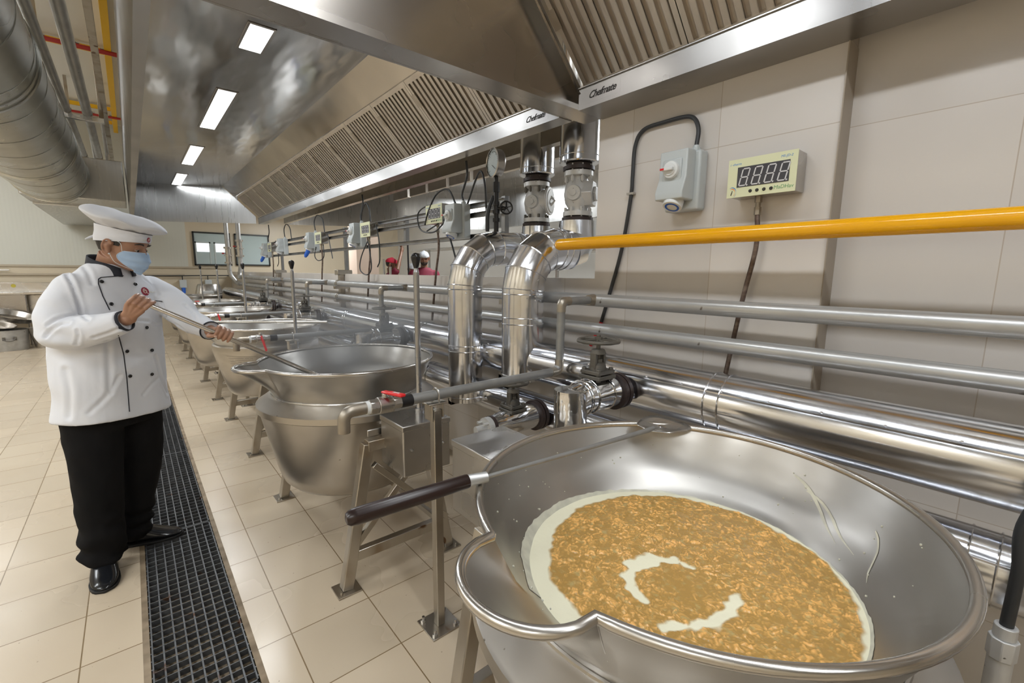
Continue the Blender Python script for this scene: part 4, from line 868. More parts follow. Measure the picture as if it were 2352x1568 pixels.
for i, (x, y) in enumerate(((-.28, 9.5), (-.12, 9.4))):
    q = thing('drop_pipe', (x, y, 2.9), ['left drop pipe beyond the ceiling hangers', 'right drop pipe beyond the ceiling hangers'][i], 'pipe', 'drop pipes'); obj('pipe', MB().tube(fillet([(x, y, 3.9), (x, y+2.2, 3.15), (x, y+2.25, 2.95)], .1), .03, 16), GALV, q); obj('pipe_end', MB().cyl((x, y+2.25, 2.93), (x, y+2.25, 2.97), .036), BARE, q)
# ------------------------------------------------------------------ far end: sink, pots, sockets, benches
t = thing('sink_unit', (-2.0, 13.1, 0), 'stainless sink unit against the far wall at the left edge', 'sink')
obj('sink_top', MB().box((-2.6, 12.85, 1.0), (-1.3, 13.44, 1.045)), BRUSH, t, bevel=.006); obj('splashback', MB().box((-2.6, 13.40, 1.045), (-1.3, 13.44, 1.22)), BRUSH, t, bevel=.004)
obj('sink_front', MB().box((-2.6, 12.87, .62), (-1.62, 12.885, 1.0)), HOODF, t); obj('rear_sheet', MB().box((-1.62, 13.1, .5), (-1.3, 13.115, .98)), BRUSH, t)
for x in (-2.57, -1.62, -1.33): obj('leg', MB().cyl((x, 12.9, 0), (x, 12.9, 1.0), .02), STEEL, t)
obj('yellow_badge', MB().lathe([(.001, 0), (.035, 0), (.035, .004)], (-1.82, 13.398, 1.16), (0, -1, 0), 24), mat('gold_badge', (.5, .42, .05), .4), t)
def pot(x, y, r, h, name, label, taper=1.0, lug=False, tilt=None, z=0, thk=.004):
    q = thing(name, (x, y, z), label, 'pot', 'pots by the sink')
    m = MB().lathe([(.001, 0), (r*taper*.97, 0), (r*taper, .012), (r, h), (r+.012, h+.004), (r+.012, h+.010), (r-thk, h+.006), (r*taper-thk, .02), (.001, .02)], (x, y, z), n=48)
    b = obj('body', m, GALV if lug else BRUSH, q)
    if lug:
        c = Vector((x+r*math.cos(-1.35), y+r*math.sin(-1.35), z+h*.62)); s = MB().tube([c+Vector((.075*math.cos(a_), -.02-.035*abs(math.sin(a_)), -.04*math.sin(a_)-.0)) for a_ in [PI*i/10 for i in range(11)]], .009); s.box(c-Vector((.09, .012, .03)), c-Vector((.05, -.02, -.03))); s.box(c+Vector((.05, -.012, -.03)), c+Vector((.09, .02, .03))); obj('lug_handle', s, IRON, q)
    if tilt: q.rotation_euler = tilt
    return q
pot(-1.86, 12.4, .29, .37, 'stock_pot', 'wide aluminium pot with lug handles on the floor by the far sink', .93, True)
pot(-1.40, 12.4, .19, .38, 'steel_bucket', 'tapered steel bucket on the floor beside the aluminium pot', .62)
pot(-2.62, 12.6, .3, .36, 'stock_pot', 'second aluminium pot mostly cut off by the left picture edge', .93, True)
pot(-1.78, 12.44, .34, .10, 'steel_basin', 'shallow steel basin tilted on top of the aluminium pot', .8, tilt=(.12, .30, 0), z=.56)
pot(-2.1, 12.40, .36, .09, 'steel_basin', 'second shallow basin lying tilted under the first one', .8, tilt=(.1, .26, 0), z=.42)
tag(obj('wall_pipe', MB().tube(spline([(-.6, 13.42, 1.37), (.5, 13.42, 1.365), (1.0, 13.42, 1.37), (1.5, 13.42, 1.375), (1.98, 13.42, 1.37), (2.05, 13.42, 1.3)], 6), .012), CABLE), 'black conduit running along the far wall above the sockets', 'conduit')
for i, x in enumerate((.95, 1.46)):
    q = thing('wall_socket', (x, 13.4, .9), ['left wall socket under the windows, with a blue plug', 'right wall socket under the windows'][i], 'socket', 'far wall sockets')
    obj('box', MB().box((x-.07, 13.38, 1.08), (x+.07, 13.498, 1.27)), GREYP, q, bevel=.01); obj('drop_conduit', MB().cyl((x, 13.45, 1.27), (x, 13.45, 1.37), .01), CABLE, q)
    if i == 0: obj('blue_plug', MB().cyl((x, 13.40, .95), (x, 13.42, 1.08), .035, .045), BLUE, q)
    else: obj('cap', MB().cyl((x, 13.40, 1.02), (x, 13.42, 1.08), .035, .045), WHTP, q)
cable('bracket_conduit', [(-2.6, 13.44, 1.47), (-1.85, 13.44, 1.47)], .012, STEEL, 'chrome bracket on the far wall at the left edge', 'bracket')
def bench(x0, x1, y0, y1, h, label):
    q = thing('work_bench', ((x0+x1)/2, (y0+y1)/2, 0), label, 'bench', 'far benches'); obj('top', MB().box((x0, y0, h-.04), (x1, y1, h)), STEEL, q, bevel=.005)
    for x in (x0+.04, x1-.04):
        for y in (y0+.04, y1-.04): obj('leg', MB().box((x-.02, y-.02, 0), (x+.02, y+.02, h-.04)), LEGM, q)
    obj('undershelf', MB().box((x0+.03, y0+.03, .2), (x1-.03, y1-.03, .22)), STEEL, q); return q
bench(.95, 1.75, 12.5, 13.2, .80, 'low steel bench under the far window')
q = thing('mixer_machine', (1.8, 12.0, 0), 'squat steel food machine with a white and red front at the far wall', 'machine')
obj('cabinet', MB().box((1.12, 11.7, .0), (1.42, 12.2, .98)), BRUSH, q, bevel=.01); obj('drum', MB().lathe([(.001, .98), (.24, .98), (.26, 1.0), (.22, 1.16), (.2, 1.2), (.001, 1.2)], (1.30, 11.95, 0), n=40), STEEL, q); obj('control_box', MB().box((1.14, 11.60, .9), (1.34, 11.70, 1.06)), WHTP, q, bevel=.01); obj('red_band', MB().box((1.15, 11.592, .96), (1.33, 11.602, .99)), REDH, q)
q = thing('motor_unit', (1.35, 12.3, .8), 'dark motor with a small yellow sticker on the far bench', 'machine'); obj('motor', MB().cyl((1.2, 12.55, .93), (1.6, 12.55, .93), .12), BLKI, q); obj('motor_base', MB().box((1.15, 12.52, .80), (1.62, 12.68, .83)), BLKI, q); obj('yellow_sticker', MB().box((1.28, 12.425, .93), (1.35, 12.43, .98)), YELB, q)
# equipment half hidden behind the opening
q = thing('serving_shelf', (4.0, 7, 1.9), 'stainless shelf below the back kitchen hood', 'shelf'); obj('shelf_board', MB().box((4.7, 3.0, 1.95), (5.1, 9, 1.98)), BRUSH, q); obj('shelf_board', MB().box((4.7, 3.0, 1.80), (5.1, 4.9, 1.83)), BRUSH, q)
for y in (3.0, 4.95, 8.9): obj('upright', MB().box((5.08, y, 0), (5.12, y+.04, 2.0)), STEEL, q)
for i, (x, y, z) in enumerate(((3.05, 6.75, 1.70), (3.05, 6.52, 1.58))):
    q = thing('paddle_pole', (x, y, .9), ['tall steel pole standing behind the low wall', 'shorter steel pole beside the taller one'][i], 'pole', 'steel poles'); obj('rod', MB().cyl((x, y, .0), (x, y, z), .018), STEEL, q)
# ------------------------------------------------------------------ contents of the nearest kettle
MX, MY, MZ, MR = .925, .48, .83, .3555
def poly_d(x, y, P):
    best = 9
    for (ax, ay), (bx, by) in zip(P, P[1:]):
        dx_, dy_ = bx-ax, by-ay; tt = max(0, min(1, ((x-ax)*dx_+(y-ay)*dy_)/(dx_*dx_+dy_*dy_))); best = min(best, math.hypot(x-ax-dx_*tt, y-ay-dy_*tt))
    return best
CR1 = [(.763, .505), (.796, .532), (.838, .540), (.885, .530), (.925, .49)]; CR2 = [(.721, .401), (.758, .370), (.804, .345), (.865, .333), (.915, .345)]; CR3 = [(.765, .50), (.750, .468)]; CR4 = [(.93, .50), (.932, .452)]
g = MB(); NR = 210; NA = 620; att = []; 
cnt = [(MX, MY, MZ)]; vs = []; 
random.seed(11)
def curd(x, y):
    R = math.hypot(x-MX, y-MY); a_ = math.atan2(y-MY, x-MX)
    n1 = noise.noise(Vector((x*9, y*9, 1))); n2 = noise.noise(Vector((x*45, y*45, 2)))
    edge = .338+.012*math.cos(a_-math.radians(-60))-.016*max(0, math.cos(a_-math.radians(135)))+.014*n1+.008*n2
    d = min(poly_d(x, y, CR1)-.009, poly_d(x, y, CR1[2:4])-.021, poly_d(x, y, CR2)-.010, poly_d(x, y, CR3)-.010, poly_d(x, y, CR4)-.004)+.012*n2+.008*n1
    mask = min((edge-R)/.008, d/.006)
    pool = min(1, 1.25*math.exp(-((x-.872)**2+(y-.43)**2)/(2*.05**2)))
    return max(0, min(1, mask)), pool
rings_ = []
for i in range(1, NR+1):
    R = MR*i/NR; n = NA; row = []
    for j in range(n):
        a_ = 2*PI*j/n; x = MX+R*math.cos(a_); y = MY+R*math.sin(a_)
        mk, pool = curd(x, y)
        v = Vector((x*105+1.6*noise.noise(Vector((x*60, y*60, 4))), y*105+1.6*noise.noise(Vector((x*60, y*60, 9))), .3)); dd, pp = noise.voronoi(v, distance_metric='DISTANCE', exponent=2.5)
        v2 = Vector((x*210, y*210, .9)); d2, p2 = noise.voronoi(v2, distance_metric='DISTANCE', exponent=2.5)
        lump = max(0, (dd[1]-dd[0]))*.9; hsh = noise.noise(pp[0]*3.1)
        gap = noise.noise(Vector((x*26, y*26, 5)))
        on = mk*(1-.8*pool)*(1 if gap > -.30 else .3)
        hh = .0065*min(1, lump)*on*(.7+.9*hsh)+.003*max(0, d2[1]-d2[0])*on+.0012*noise.noise(Vector((x*18, y*18, 7)))
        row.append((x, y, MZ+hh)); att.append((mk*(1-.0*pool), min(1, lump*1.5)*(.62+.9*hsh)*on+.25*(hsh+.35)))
    rings_.append(row)
g.loft(rings_, caps=False)
g.v.append((MX, MY, MZ)); ci = len(g.v)-1; att.append((1, 0))
for j in range(NA): g.f.append((ci, j, (j+1) % NA))
FOOD = bpy.data.materials.new('milk_and_curds'); FOOD.use_nodes = True; nt = FOOD.node_tree; L = nt.links; b = nt.nodes['Principled BSDF']
a1 = nd(nt, 'ShaderNodeAttribute', attribute_name='curd'); a2 = nd(nt, 'ShaderNodeAttribute', attribute_name='lump')
n1 = nd(nt, 'ShaderNodeTexNoise'); n1.inputs['Scale'].default_value = 60; n1.inputs['Detail'].default_value = 4
g2 = nd(nt, 'ShaderNodeNewGeometry'); L.new(g2.outputs['Position'], n1.inputs['Vector'])
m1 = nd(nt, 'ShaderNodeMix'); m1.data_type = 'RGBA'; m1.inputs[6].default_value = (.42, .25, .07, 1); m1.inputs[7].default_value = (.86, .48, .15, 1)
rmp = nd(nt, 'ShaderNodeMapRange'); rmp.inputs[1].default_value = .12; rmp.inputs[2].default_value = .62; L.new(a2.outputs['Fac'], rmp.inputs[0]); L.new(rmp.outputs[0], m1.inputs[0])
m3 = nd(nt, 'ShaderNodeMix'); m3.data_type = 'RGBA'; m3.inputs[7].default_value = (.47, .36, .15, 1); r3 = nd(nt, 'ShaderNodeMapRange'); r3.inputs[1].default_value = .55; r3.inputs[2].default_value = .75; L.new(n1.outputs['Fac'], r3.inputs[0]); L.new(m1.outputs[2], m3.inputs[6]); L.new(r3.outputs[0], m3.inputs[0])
m2 = nd(nt, 'ShaderNodeMix'); m2.data_type = 'RGBA'; m2.inputs[6].default_value = (.84, .81, .62, 1); L.new(a1.outputs['Fac'], m2.inputs[0]); L.new(m3.outputs[2], m2.inputs[7]); L.new(m2.outputs[2], b.inputs['Base Color'])
b.inputs['Roughness'].default_value = .28
bp = nd(nt, 'ShaderNodeBump'); bp.inputs['Strength'].default_value = .3; bp.inputs['Distance'].default_value = .002; L.new(n1.outputs['Fac'], bp.inputs['Height']); L.new(bp.outputs[0], b.inputs['Normal'])
me = bpy.data.meshes.new('boiling_milk_curds'); me.from_pydata([(x-MX, y-MY, z-MZ) for x, y, z in g.v], [], g.f); me.update()
for p in me.polygons: p.use_smooth = True
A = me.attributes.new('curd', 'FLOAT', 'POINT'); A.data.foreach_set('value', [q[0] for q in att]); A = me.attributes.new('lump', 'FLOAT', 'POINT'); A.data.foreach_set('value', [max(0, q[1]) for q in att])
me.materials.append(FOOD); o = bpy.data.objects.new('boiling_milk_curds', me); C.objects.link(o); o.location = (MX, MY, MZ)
tag(o, 'golden bubbling curds in pale milk filling the nearest kettle', 'food', kind='stuff')
FILM = surf('milk_film', (.62, .61, .50), (.46, .45, .38), rough=(.3, .5), scale=(30, 30, 30), bump=.2, dist=.001)
m = MB(); gr = []
for j in range(321):
    a_ = PI+.36+(2*PI-.72)*j/320; k = .5+.5*math.cos(a_-math.radians(170)); top = .001+.024*k*(.8+.5*noise.noise(Vector((math.cos(a_)*4, math.sin(a_)*4, 3))))+.003*noise.noise(Vector((math.cos(a_)*20, math.sin(a_)*20, 1)))
    col = []
    for i in range(5):
        zz = .822+(top+.008)*i/4; R = .348+(zz-.825)*.96 if zz < .85 else .372+(zz-.85)*1.0
        col.append((MX+(R-.0012)*math.cos(a_), MY+(R-.0012)*math.sin(a_), zz))
    gr.append(col)
m.sheet(gr); o = obj('milk_film', m, FILM); tag(o, 'pale milk film dried on the wall of the nearest kettle', 'milk film', kind='stuff')
# smears and drips of milk on the far inner wall
m = MB()
def inner(a_, z, off=.0015): R = (.372+(z-.85)*1.0 if z < .876 else .398+(z-.876)*.79 if z < .90 else .417+(z-.90)*.475 if z < .94 else .436+(z-.94)*.457) if z >= .85 else .348+(z-.825)*.96; return Vector((MX+(R-off)*math.cos(a_), MY+(R-off)*math.sin(a_), z))
for a0, z0, a1, z1, w_ in ((-.20, .955, -.62, .86, .006), (-.30, .93, -.75, .865, .004), (-.75, .93, -.95, .85, .004)):
    st = []
    for i in range(13): q = i/12; aa = a0+(a1-a0)*q; zz = z0+(z1-z0)*q+.006*math.sin(q*7); ww = w_*math.sin(PI*min(1, q+.12))*.75+.0005; st.append([inner(aa, zz-ww), inner(aa, zz+ww)])
    m.sheet(st)
for i in range(60):
    aa = random.uniform(-1.2, 3.6); zz = random.uniform(.84, .97); c = inner(aa, zz, .001); m.ball(c, random.uniform(.0012, .0028), n=6, m=4)
o = obj('milk_splashes', m, FILM); tag(o, 'small milk smears and specks splashed on the inner wall of the nearest kettle', 'milk splashes', kind='stuff')
# ------------------------------------------------------------------ skimmer resting on the nearest kettle
t = thing('skimmer', (.28, .836, 1.02), 'long skimmer with a dark wooden handle resting on the nearest kettle rim', 'skimmer')
p0 = Vector((.282, .836, 1.018)); p1 = Vector((.547, .800, 1.031)); p2 = Vector((.590, .786, 1.033)); p3 = Vector((1.172, .740, 1.027)); d_ = (p1-p0).normalized()
obj('handle', MB().tube([p0-d_*.002, p0, p0+d_*.006, p0+d_*.02, p0+d_*.15, p1-d_*.004, p1], [.004, .011, .0155, .0178, .0172, .0158, .0150], 28), WOOD, t)
obj('ferrule', MB().tube([p1-d_*.002, p1+d_*.002, p2, p2+d_*.002], [.0125, .0135, .0125, .006], 24), GALV, t)
obj('shaft', MB().tube([p2, (p2+p3)/2+Vector((0, 0, -.001)), p3, p3+Vector((.03, 0, .001))], [.0052, .006, .0078, .006], 14), TAPP, t)
bl = [(1.19, .765), (1.205, .80), (1.246, .817), (1.29, .826), (1.325, .815), (1.338, .77), (1.33, .71), (1.308, .674), (1.275, .670), (1.22, .690), (1.193, .72), (1.182, .745)]
m = MB(); cx_, cy_ = 1.262, .752; gr = []
sp = spline([(x, y, 0) for x, y in bl+[bl[0]]], 5)[:-1]
for s_ in (1, .8, .55, .3, .02): gr.append([(cx_+(p.x-cx_)*s_, cy_+(p.y-cy_)*s_, 1.023-.012*(1-s_*s_)) for p in sp])
m.loft(gr, caps=False); b_ = obj('blade', m, STEEL, t, ang=60); s2 = b_.modifiers.new('t', 'SOLIDIFY'); s2.thickness = .002
obj('blade_rim', MB().tube([(p.x, p.y, 1.023) for p in sp], .0018, 6, closed=True), STEEL, b_)
# ------------------------------------------------------------------ steam over the stirred kettle
sm = bpy.data.materials.new('steam'); sm.use_nodes = True; nt = sm.node_tree; nt.nodes.clear(); L = nt.links
ou = nt.nodes.new('ShaderNodeOutputMaterial'); vs_ = nt.nodes.new('ShaderNodeVolumeScatter'); vs_.inputs['Color'].default_value = (1, 1, 1, 1); vs_.inputs['Anisotropy'].default_value = .2
tc = nd(nt, 'ShaderNodeTexCoord'); ln = nd(nt, 'ShaderNodeVectorMath', operation='LENGTH')
sc_ = nd(nt, 'ShaderNodeMapping'); L.new(tc.outputs['Object'], sc_.inputs[0]); L.new(sc_.outputs[0], ln.inputs[0]); sc_.inputs['Scale'].default_value = (1/.62, 1/.62, 1/.30)
fo = nd(nt, 'ShaderNodeMapRange'); fo.inputs[1].default_value = 1; fo.inputs[2].default_value = .2; L.new(ln.outputs['Value'], fo.inputs[0])
nn = nd(nt, 'ShaderNodeTexNoise'); nn.inputs['Scale'].default_value = 3.2; nn.inputs['Detail'].default_value = 3; L.new(tc.outputs['Object'], nn.inputs['Vector'])
nr = nd(nt, 'ShaderNodeMapRange'); nr.inputs[1].default_value = .38; nr.inputs[2].default_value = .72; L.new(nn.outputs['Fac'], nr.inputs[0])
mu = nd(nt, 'ShaderNodeMath', operation='MULTIPLY'); L.new(fo.outputs[0], mu.inputs[0]); L.new(nr.outputs[0], mu.inputs[1]); mu2 = nd(nt, 'ShaderNodeMath', operation='MULTIPLY'); L.new(mu.outputs[0], mu2.inputs[0]); mu2.inputs[1].default_value = 3.6
L.new(mu2.outputs[0], vs_.inputs['Density']); L.new(vs_.outputs[0], ou.inputs['Volume'])
m = MB().ball((0, 0, 0), 1, (.62, .62, .30), 24, 14)
me = mesh_of('steam', m); me.materials.append(sm); o = bpy.data.objects.new('steam', me); C.objects.link(o); o.location = (1.08, 2.78, 1.08)
tag(o, 'thin white steam drifting over the second kettle', 'steam', kind='stuff')

t = thing('stirring_rod', (.8, 4.6, 1.02), 'spare steel rod laid across the rim of the third kettle', 'stirring rod')
obj('rod', MB().cyl((.35, 5.02, 1.034), (1.36, 4.28, 1.034), .014, n=20), BRUSH, t)
t = thing('steam_hose_coupling', (1.45, -.03, .55), 'dark upright hose with silver coupling at the bottom right picture edge', 'hose')
obj('hose', MB().tube(spline([(1.46, -.42, 1.30), (1.46, -.26, 1.26), (1.455, -.10, 1.16), (1.45, -.030, .98), (1.45, -.032, .85), (1.45, -.03, .715)], 8), .012, 16), CABLE, t)
m = MB().cyl((1.45, -.03, .72), (1.45, -.03, .69), .020, n=20); m.cyl((1.45, -.03, .69), (1.45, -.03, .64), .026, n=8); m.cyl((1.45, -.03, .64), (1.45, -.03, .55), .022, n=20); m.cyl((1.45, -.03, .60), (1.62, -.03, .60), .02, n=16); obj('coupling', m, SILV, t, bevel=.002)
# ------------------------------------------------------------------ people
def skin_mat(name, c1, c2): return surf(name, c1, c2, rough=(.38, .5), scale=(16, 16, 16), bump=.12, bscale=(160, 160, 160), dist=.0008, Subsurface_Weight=.08, Subsurface_Radius=(.01, .004, .002))
SKIN = skin_mat('brown_skin', (.42, .235, .155), (.34, .175, .11))
SKIN2 = skin_mat('darker_brown_skin', (.25, .125, .075), (.20, .095, .055))
CLOTH = surf('white_cotton', (.73, .75, .80), (.70, .72, .78), rough=(.75, .85), scale=(3, 3, 3), bump=.35, bscale=(14, 14, 9), dist=.006)
BLKC = surf('black_piping_cloth', (.012, .014, .022), (.02, .022, .032), rough=(.7, .8), scale=(40, 40, 40))
TROU = surf('black_trouser_cloth', (.006, .006, .0065), (.010, .0095, .010), rough=(.85, .95), Specular_IOR_Level=.15, scale=(8, 8, 8), bump=.4, bscale=(12, 12, 6), dist=.008)
LEATH = surf('polished_black_leather', (.008, .009, .011), (.012, .013, .016), rough=(.10, .2), scale=(12, 12, 12), bump=.12, bscale=(30, 30, 30), dist=.001)
SOLE = mat('black_shoe_sole', (.01, .01, .01), .6)
MASK = surf('blue_mask_fabric', (.44, .60, .82), (.39, .55, .79), rough=(.7, .8), scale=(30, 30, 30), bump=.2, bscale=(40, 40, 160), dist=.001)
HAIR = surf('black_hair', (.012, .010, .009), (.03, .025, .02), rough=(.5, .6), scale=(80, 80, 80), bump=.6, bscale=(200, 200, 60), dist=.002)
MAROON = surf('maroon_shirt', (.20, .012, .035), (.14, .008, .025), rough=(.7, .8), scale=(5, 5, 5), bump=.3, bscale=(12, 12, 8), dist=.005)
EMB = mat('maroon_emblem', (.28, .01, .035), .6); EYEW = mat('eye_white', (.65, .60, .55), .2); EYED = mat('dark_iris', (.01, .006, .004), .1)
def frame(fdir, pitch=0):
    F = Vector(fdir).normalized(); Lf = Vector((-F.y, F.x, 0)); U = Vector((0, 0, 1))
    c, s = math.cos(pitch), math.sin(pitch); F2 = F*c-U*s; U2 = U*c+F*s
    return F2, Lf, U2
HP = [(-.106, .022, .078, .036), (-.099, .036, .086, .012), (-.085, .048, .090, -.02), (-.062, .058, .092, -.05), (-.035, .067, .092, -.078), (-.012, .072, .089, -.09), (.005, .075, .088, -.095), (.022, .077, .096, -.099), (.045, .077, .095, -.100), (.07, .070, .086, -.092), (.092, .054, .064, -.072), (.106, .032, .036, -.042), (.112, .010, .010, -.014)]
def head_pt(a, u, off=0.0):
    """surface point of the head in head space (f, l, u); a = 0 is straight ahead"""
    u = max(HP[0][0], min(HP[-1][0], u))
    for i in range(len(HP)-1):
        if u <= HP[i+1][0]:
            t = (u-HP[i][0])/(HP[i+1][0]-HP[i][0]); w_, fr, bk = [HP[i][k]+(HP[i+1][k]-HP[i][k])*t for k in (1, 2, 3)]; break
    c = (fr+bk)/2; d = (fr-bk)/2; e = 2.35
    ca, sa = math.cos(a), math.sin(a); q = (abs(ca)**e+abs(sa)**e)**(-1/e)
    f_ = c+(d+off)*ca*q; l_ = (w_+off)*sa*q
    # eye sockets and cheeks
    if abs(a) < 1.1:
        f_ -= .008*math.exp(-((abs(l_)-.032)/.014)**2-((u-.002)/.012)**2)
        f_ += .004*math.exp(-((abs(l_)-.036)/.018)**2-((u+.03)/.018)**2)
    return f_, l_, u
def head_mb(C_, fr, m, ears=True, nose=True):
    F, Lf, U = fr; P = lambda q: C_+F*q[0]+Lf*q[1]+U*q[2]
    rings_ = [[P(head_pt(2*PI*j/48, HP[0][0]+(HP[-1][0]-HP[0][0])*i/40)) for j in range(48)] for i in range(41)]
    m.loft(rings_)
    if nose:
        m.tube([P((.084, 0, .018)), P((.092, 0, .0)), P((.099, 0, -.018)), P((.102, 0, -.031)), P((.094, 0, -.040))], [.006, .0075, .009, .0115, .009], 12)
        for s_ in (-1, 1): m.ball(P((.092, s_*.011, -.034)), .0085, n=10, m=7)
        m.ball(P((.092, 0, -.064)), .012, (1, 1.8, .6), 12, 8); m.ball(P((.080, 0, -.090)), .015, n=12, m=8)
        for s_ in (-1, 1): m.tube([P((.090, s_*.012, .022)), P((.092, s_*.032, .027)), P((.080, s_*.052, .022))], [.005, .0065, .004], 8)
    if ears:
        for s_ in (-1, 1):
            ce = (-.010, s_*.079, -.006)
            hp = []
            for k in range(13):
                a_ = math.radians(-70+290*k/12); hp.append(P((ce[0]-.001-.018*math.sin(a_)*-1 if False else ce[0]-.017*math.cos(a_-PI/2)*-1*-1, ce[1]+s_*(.008+.004*math.sin(a_)), ce[2]-.0+.031*math.sin(a_+PI/2)*-1*-1)))
            hp = [P((ce[0]+.017*math.cos(a_), ce[1]+s_*(.011-.005*math.cos(a_)), ce[2]+.030*math.sin(a_))) for a_ in [math.radians(20+250*k/12) for k in range(13)]]
            m.tube(hp, [.0035]+[.0045]*11+[.004], 8)
            m.tube([P((ce[0]+.008, ce[1]-s_*.004, ce[2]+.02)), P((ce[0]-.003, ce[1]+s_*.003, ce[2])), P((ce[0]+.004, ce[1]+s_*.002, ce[2]-.026))], [.012, .014, .009], 10)
            m.tube([P((ce[0]-.006+.009*math.cos(a_), ce[1]+s_*.011, ce[2]+.016*math.sin(a_)-.002)) for a_ in [math.radians(60+170*k/6) for k in range(7)]], .003, 6)
            m.ball(P((ce[0]+.006, ce[1]+s_*.006, ce[2]-.030)), .008, n=10, m=7)
def limb(m, pts, rs, n=20): 
    m.tube(pts, rs, n); m.ball(pts[0], rs[0], n=n, m=12); m.ball(pts[-1], rs[-1], n=n, m=12)
def grip(m, G, u, e1, wrist, sgn, rr, mcp=62, skew=0.0, e2s=1, ts=1.0):
    """a hand closed round a rod through G along u; e1 points to the wrist side, fingers wrap through e2"""
    G = Vector(G); u = Vector(u).normalized(); e1 = Vector(e1); e1 = (e1-u*e1.dot(u)).normalized(); e2 = u.cross(e1)*e2s; wrist = Vector(wrist)
    P = lambda s, a_, r: G+u*s+(e1*math.cos(math.radians(a_))+e2*math.sin(math.radians(a_)))*r
    fr_ = .0088; R0 = rr+fr_
    spec = [(-.031, .95, 1.0), (-.0105, 1.0, 1.04), (.010, .98, 1.0), (.0295, .86, .9)]
    kn = []
    for k, (s, ln, th) in enumerate(spec):
        s *= sgn; r = fr_*th
        a0 = mcp+(-4 if k == 0 else 0)
        p = [P(s*.92-skew, a0-18, R0+.014), P(s-skew*.8, a0+14, R0+.015), P(s-skew*.3, a0+62*ln, R0+.010), P(s, a0+92*ln, R0+.004), P(s+skew*.3, a0+132*ln, R0+.001), P(s+skew*.5, a0+170*ln, R0), P(s+skew*.6, a0+206*ln, R0+.001)]
        m.tube(p, [r*1.12, r*1.12, r*1.0, r*1.06, r*.95, r*.93, r*.72], 12); m.ball(p[-1], r*.74, n=10, m=7); m.ball(p[3], r*1.1, n=10, m=7); m.ball(p[1], r*1.2, n=10, m=7); kn.append(p[0])
    for k, q in enumerate(kn):
        mid = wrist.lerp(q, .5)+(P(0, 5, R0+.012)-G)*.10
        m.tube([wrist+(q-wrist)*.02+u*(k-1.5)*.010*sgn, mid, q], [.017, .0155, .0125], 12)
    m.tube([wrist, P(.0, 8, R0+.018), P(0, 40, R0+.020)], [.021, .022, .012], 14)
    th = [P(-.030*sgn*ts-skew*ts, -12, R0+.026*ts), P(-.048*sgn*ts-skew*(2*ts-1), -42, R0+.014*ts), P(-.052*sgn*ts-skew*(2*ts-1), -82, R0+.006), P(-.042*sgn*ts, -118, R0+.003), P(-.027*sgn*ts, -142, R0+.003)]
    m.tube([wrist.lerp(th[0], .3)]+th, [.015, .0135, .0115, .0105, .0100, .0078], 12); m.ball(th[-1], .0082, n=10, m=7)
    return th, P
# ---- the cook
FT, LT, UT = frame((.64, -.77, 0)); 
HC = Vector((-.017, 2.882, 1.612)); HF = frame((.87, -.50, 0), math.radians(14)); Fh, Lh, Uh = HF
def HPt(q): return HC+Fh*q[0]+Lh*q[1]+Uh*q[2]
cook = thing('person', (-.13, 2.95, 0), 'cook in white double-breasted jacket, white hat and blue mask stirring the steaming kettle', 'person')
RA, RB = Vector((.012, 2.580, 1.3695)), Vector((1.085, 2.536, .725)); RU = (RB-RA).normalized()
GR = RA+RU*.022; GL = Vector((.325, 0, 0)); GL = RA+RU*((.318-RA.x)/RU.x)
WR = Vector((-.030, 2.602, 1.283)); WL = Vector((.285, 2.655, 1.200))
body = MB(); head_mb(HC, HF, body)
body.tube([Vector((-.085, 2.945, 1.40)), Vector((-.07, 2.935, 1.50)), HC-Uh*.05-Fh*.028], [.075, .062, .058], 28)
def ring(c, a, b, z, e=2.5, n=48, tilt=(0, 0)):
    out = []
    for j in range(n):
        t = 2*PI*j/n; ca, sa = math.cos(t), math.sin(t); q = (abs(ca)**e+abs(sa)**e)**(-1/e)
        p = Vector((c[0], c[1], z))+LT*a*ca*q+FT*b*sa*q; p.z += tilt[0]*a*ca*q+tilt[1]*b*sa*q; out.append(p)
    return out
body.loft([ring((-.12, 2.955), .17, .12, .80), ring((-.11, 2.945), .19, .13, 1.1), ring((-.09, 2.94), .19, .12, 1.3), ring((-.085, 2.935), .15, .08, 1.42), ring((-.08, 2.935), .07, .06, 1.47)])
SR = Vector((-.218, 2.842, 1.395)); ER = Vector((-.252, 2.760, 1.220)); SL = Vector((.085, 3.055, 1.385)); EL = Vector((.205, 2.860, 1.262))
limb(body, [SR, ER, WR], [.05, .042, .027]); limb(body, [SL, EL, WL], [.05, .042, .027])
grip(body, GR, RU, WR-GR, WR, 1, .0115, mcp=58, skew=.012, e2s=(1 if RU.cross((WR-GR)).y < 0 else -1), ts=.62)
thumbL, PL_ = grip(body, GL, RU, WL-GL, WL, 1, .0115, mcp=58, skew=0, e2s=(1 if RU.cross((WL-GL)).z > 0 else -1))
HIP_R = Vector((-.195, 2.895, .86)); HIP_L = Vector((-.045, 3.01, .86)); KN_R = Vector((-.215, 2.865, .47)); KN_L = Vector((-.055, 3.02, .47)); AN_R = Vector((-.232, 2.905, .09)); AN_L = Vector((-.150, 3.095, .10))
limb(body, [HIP_R, KN_R, AN_R], [.085, .055, .04]); limb(body, [HIP_L, KN_L, AN_L], [.085, .055, .04])
for a_, d_ in ((AN_R, Vector((-.02, -1, 0))), (AN_L, Vector((.96, -.25, 0)))): body.tube([a_-Vector((0, 0, .045))-d_*.02, a_-Vector((0, 0, .050))+d_*.05, a_-Vector((0, 0, .060))+d_*.11], [.024, .020, .014], 14)
bm_ = remesh(body, .0034, 3, .5); bo = obj('body', bm_, SKIN, cook, ang=80)
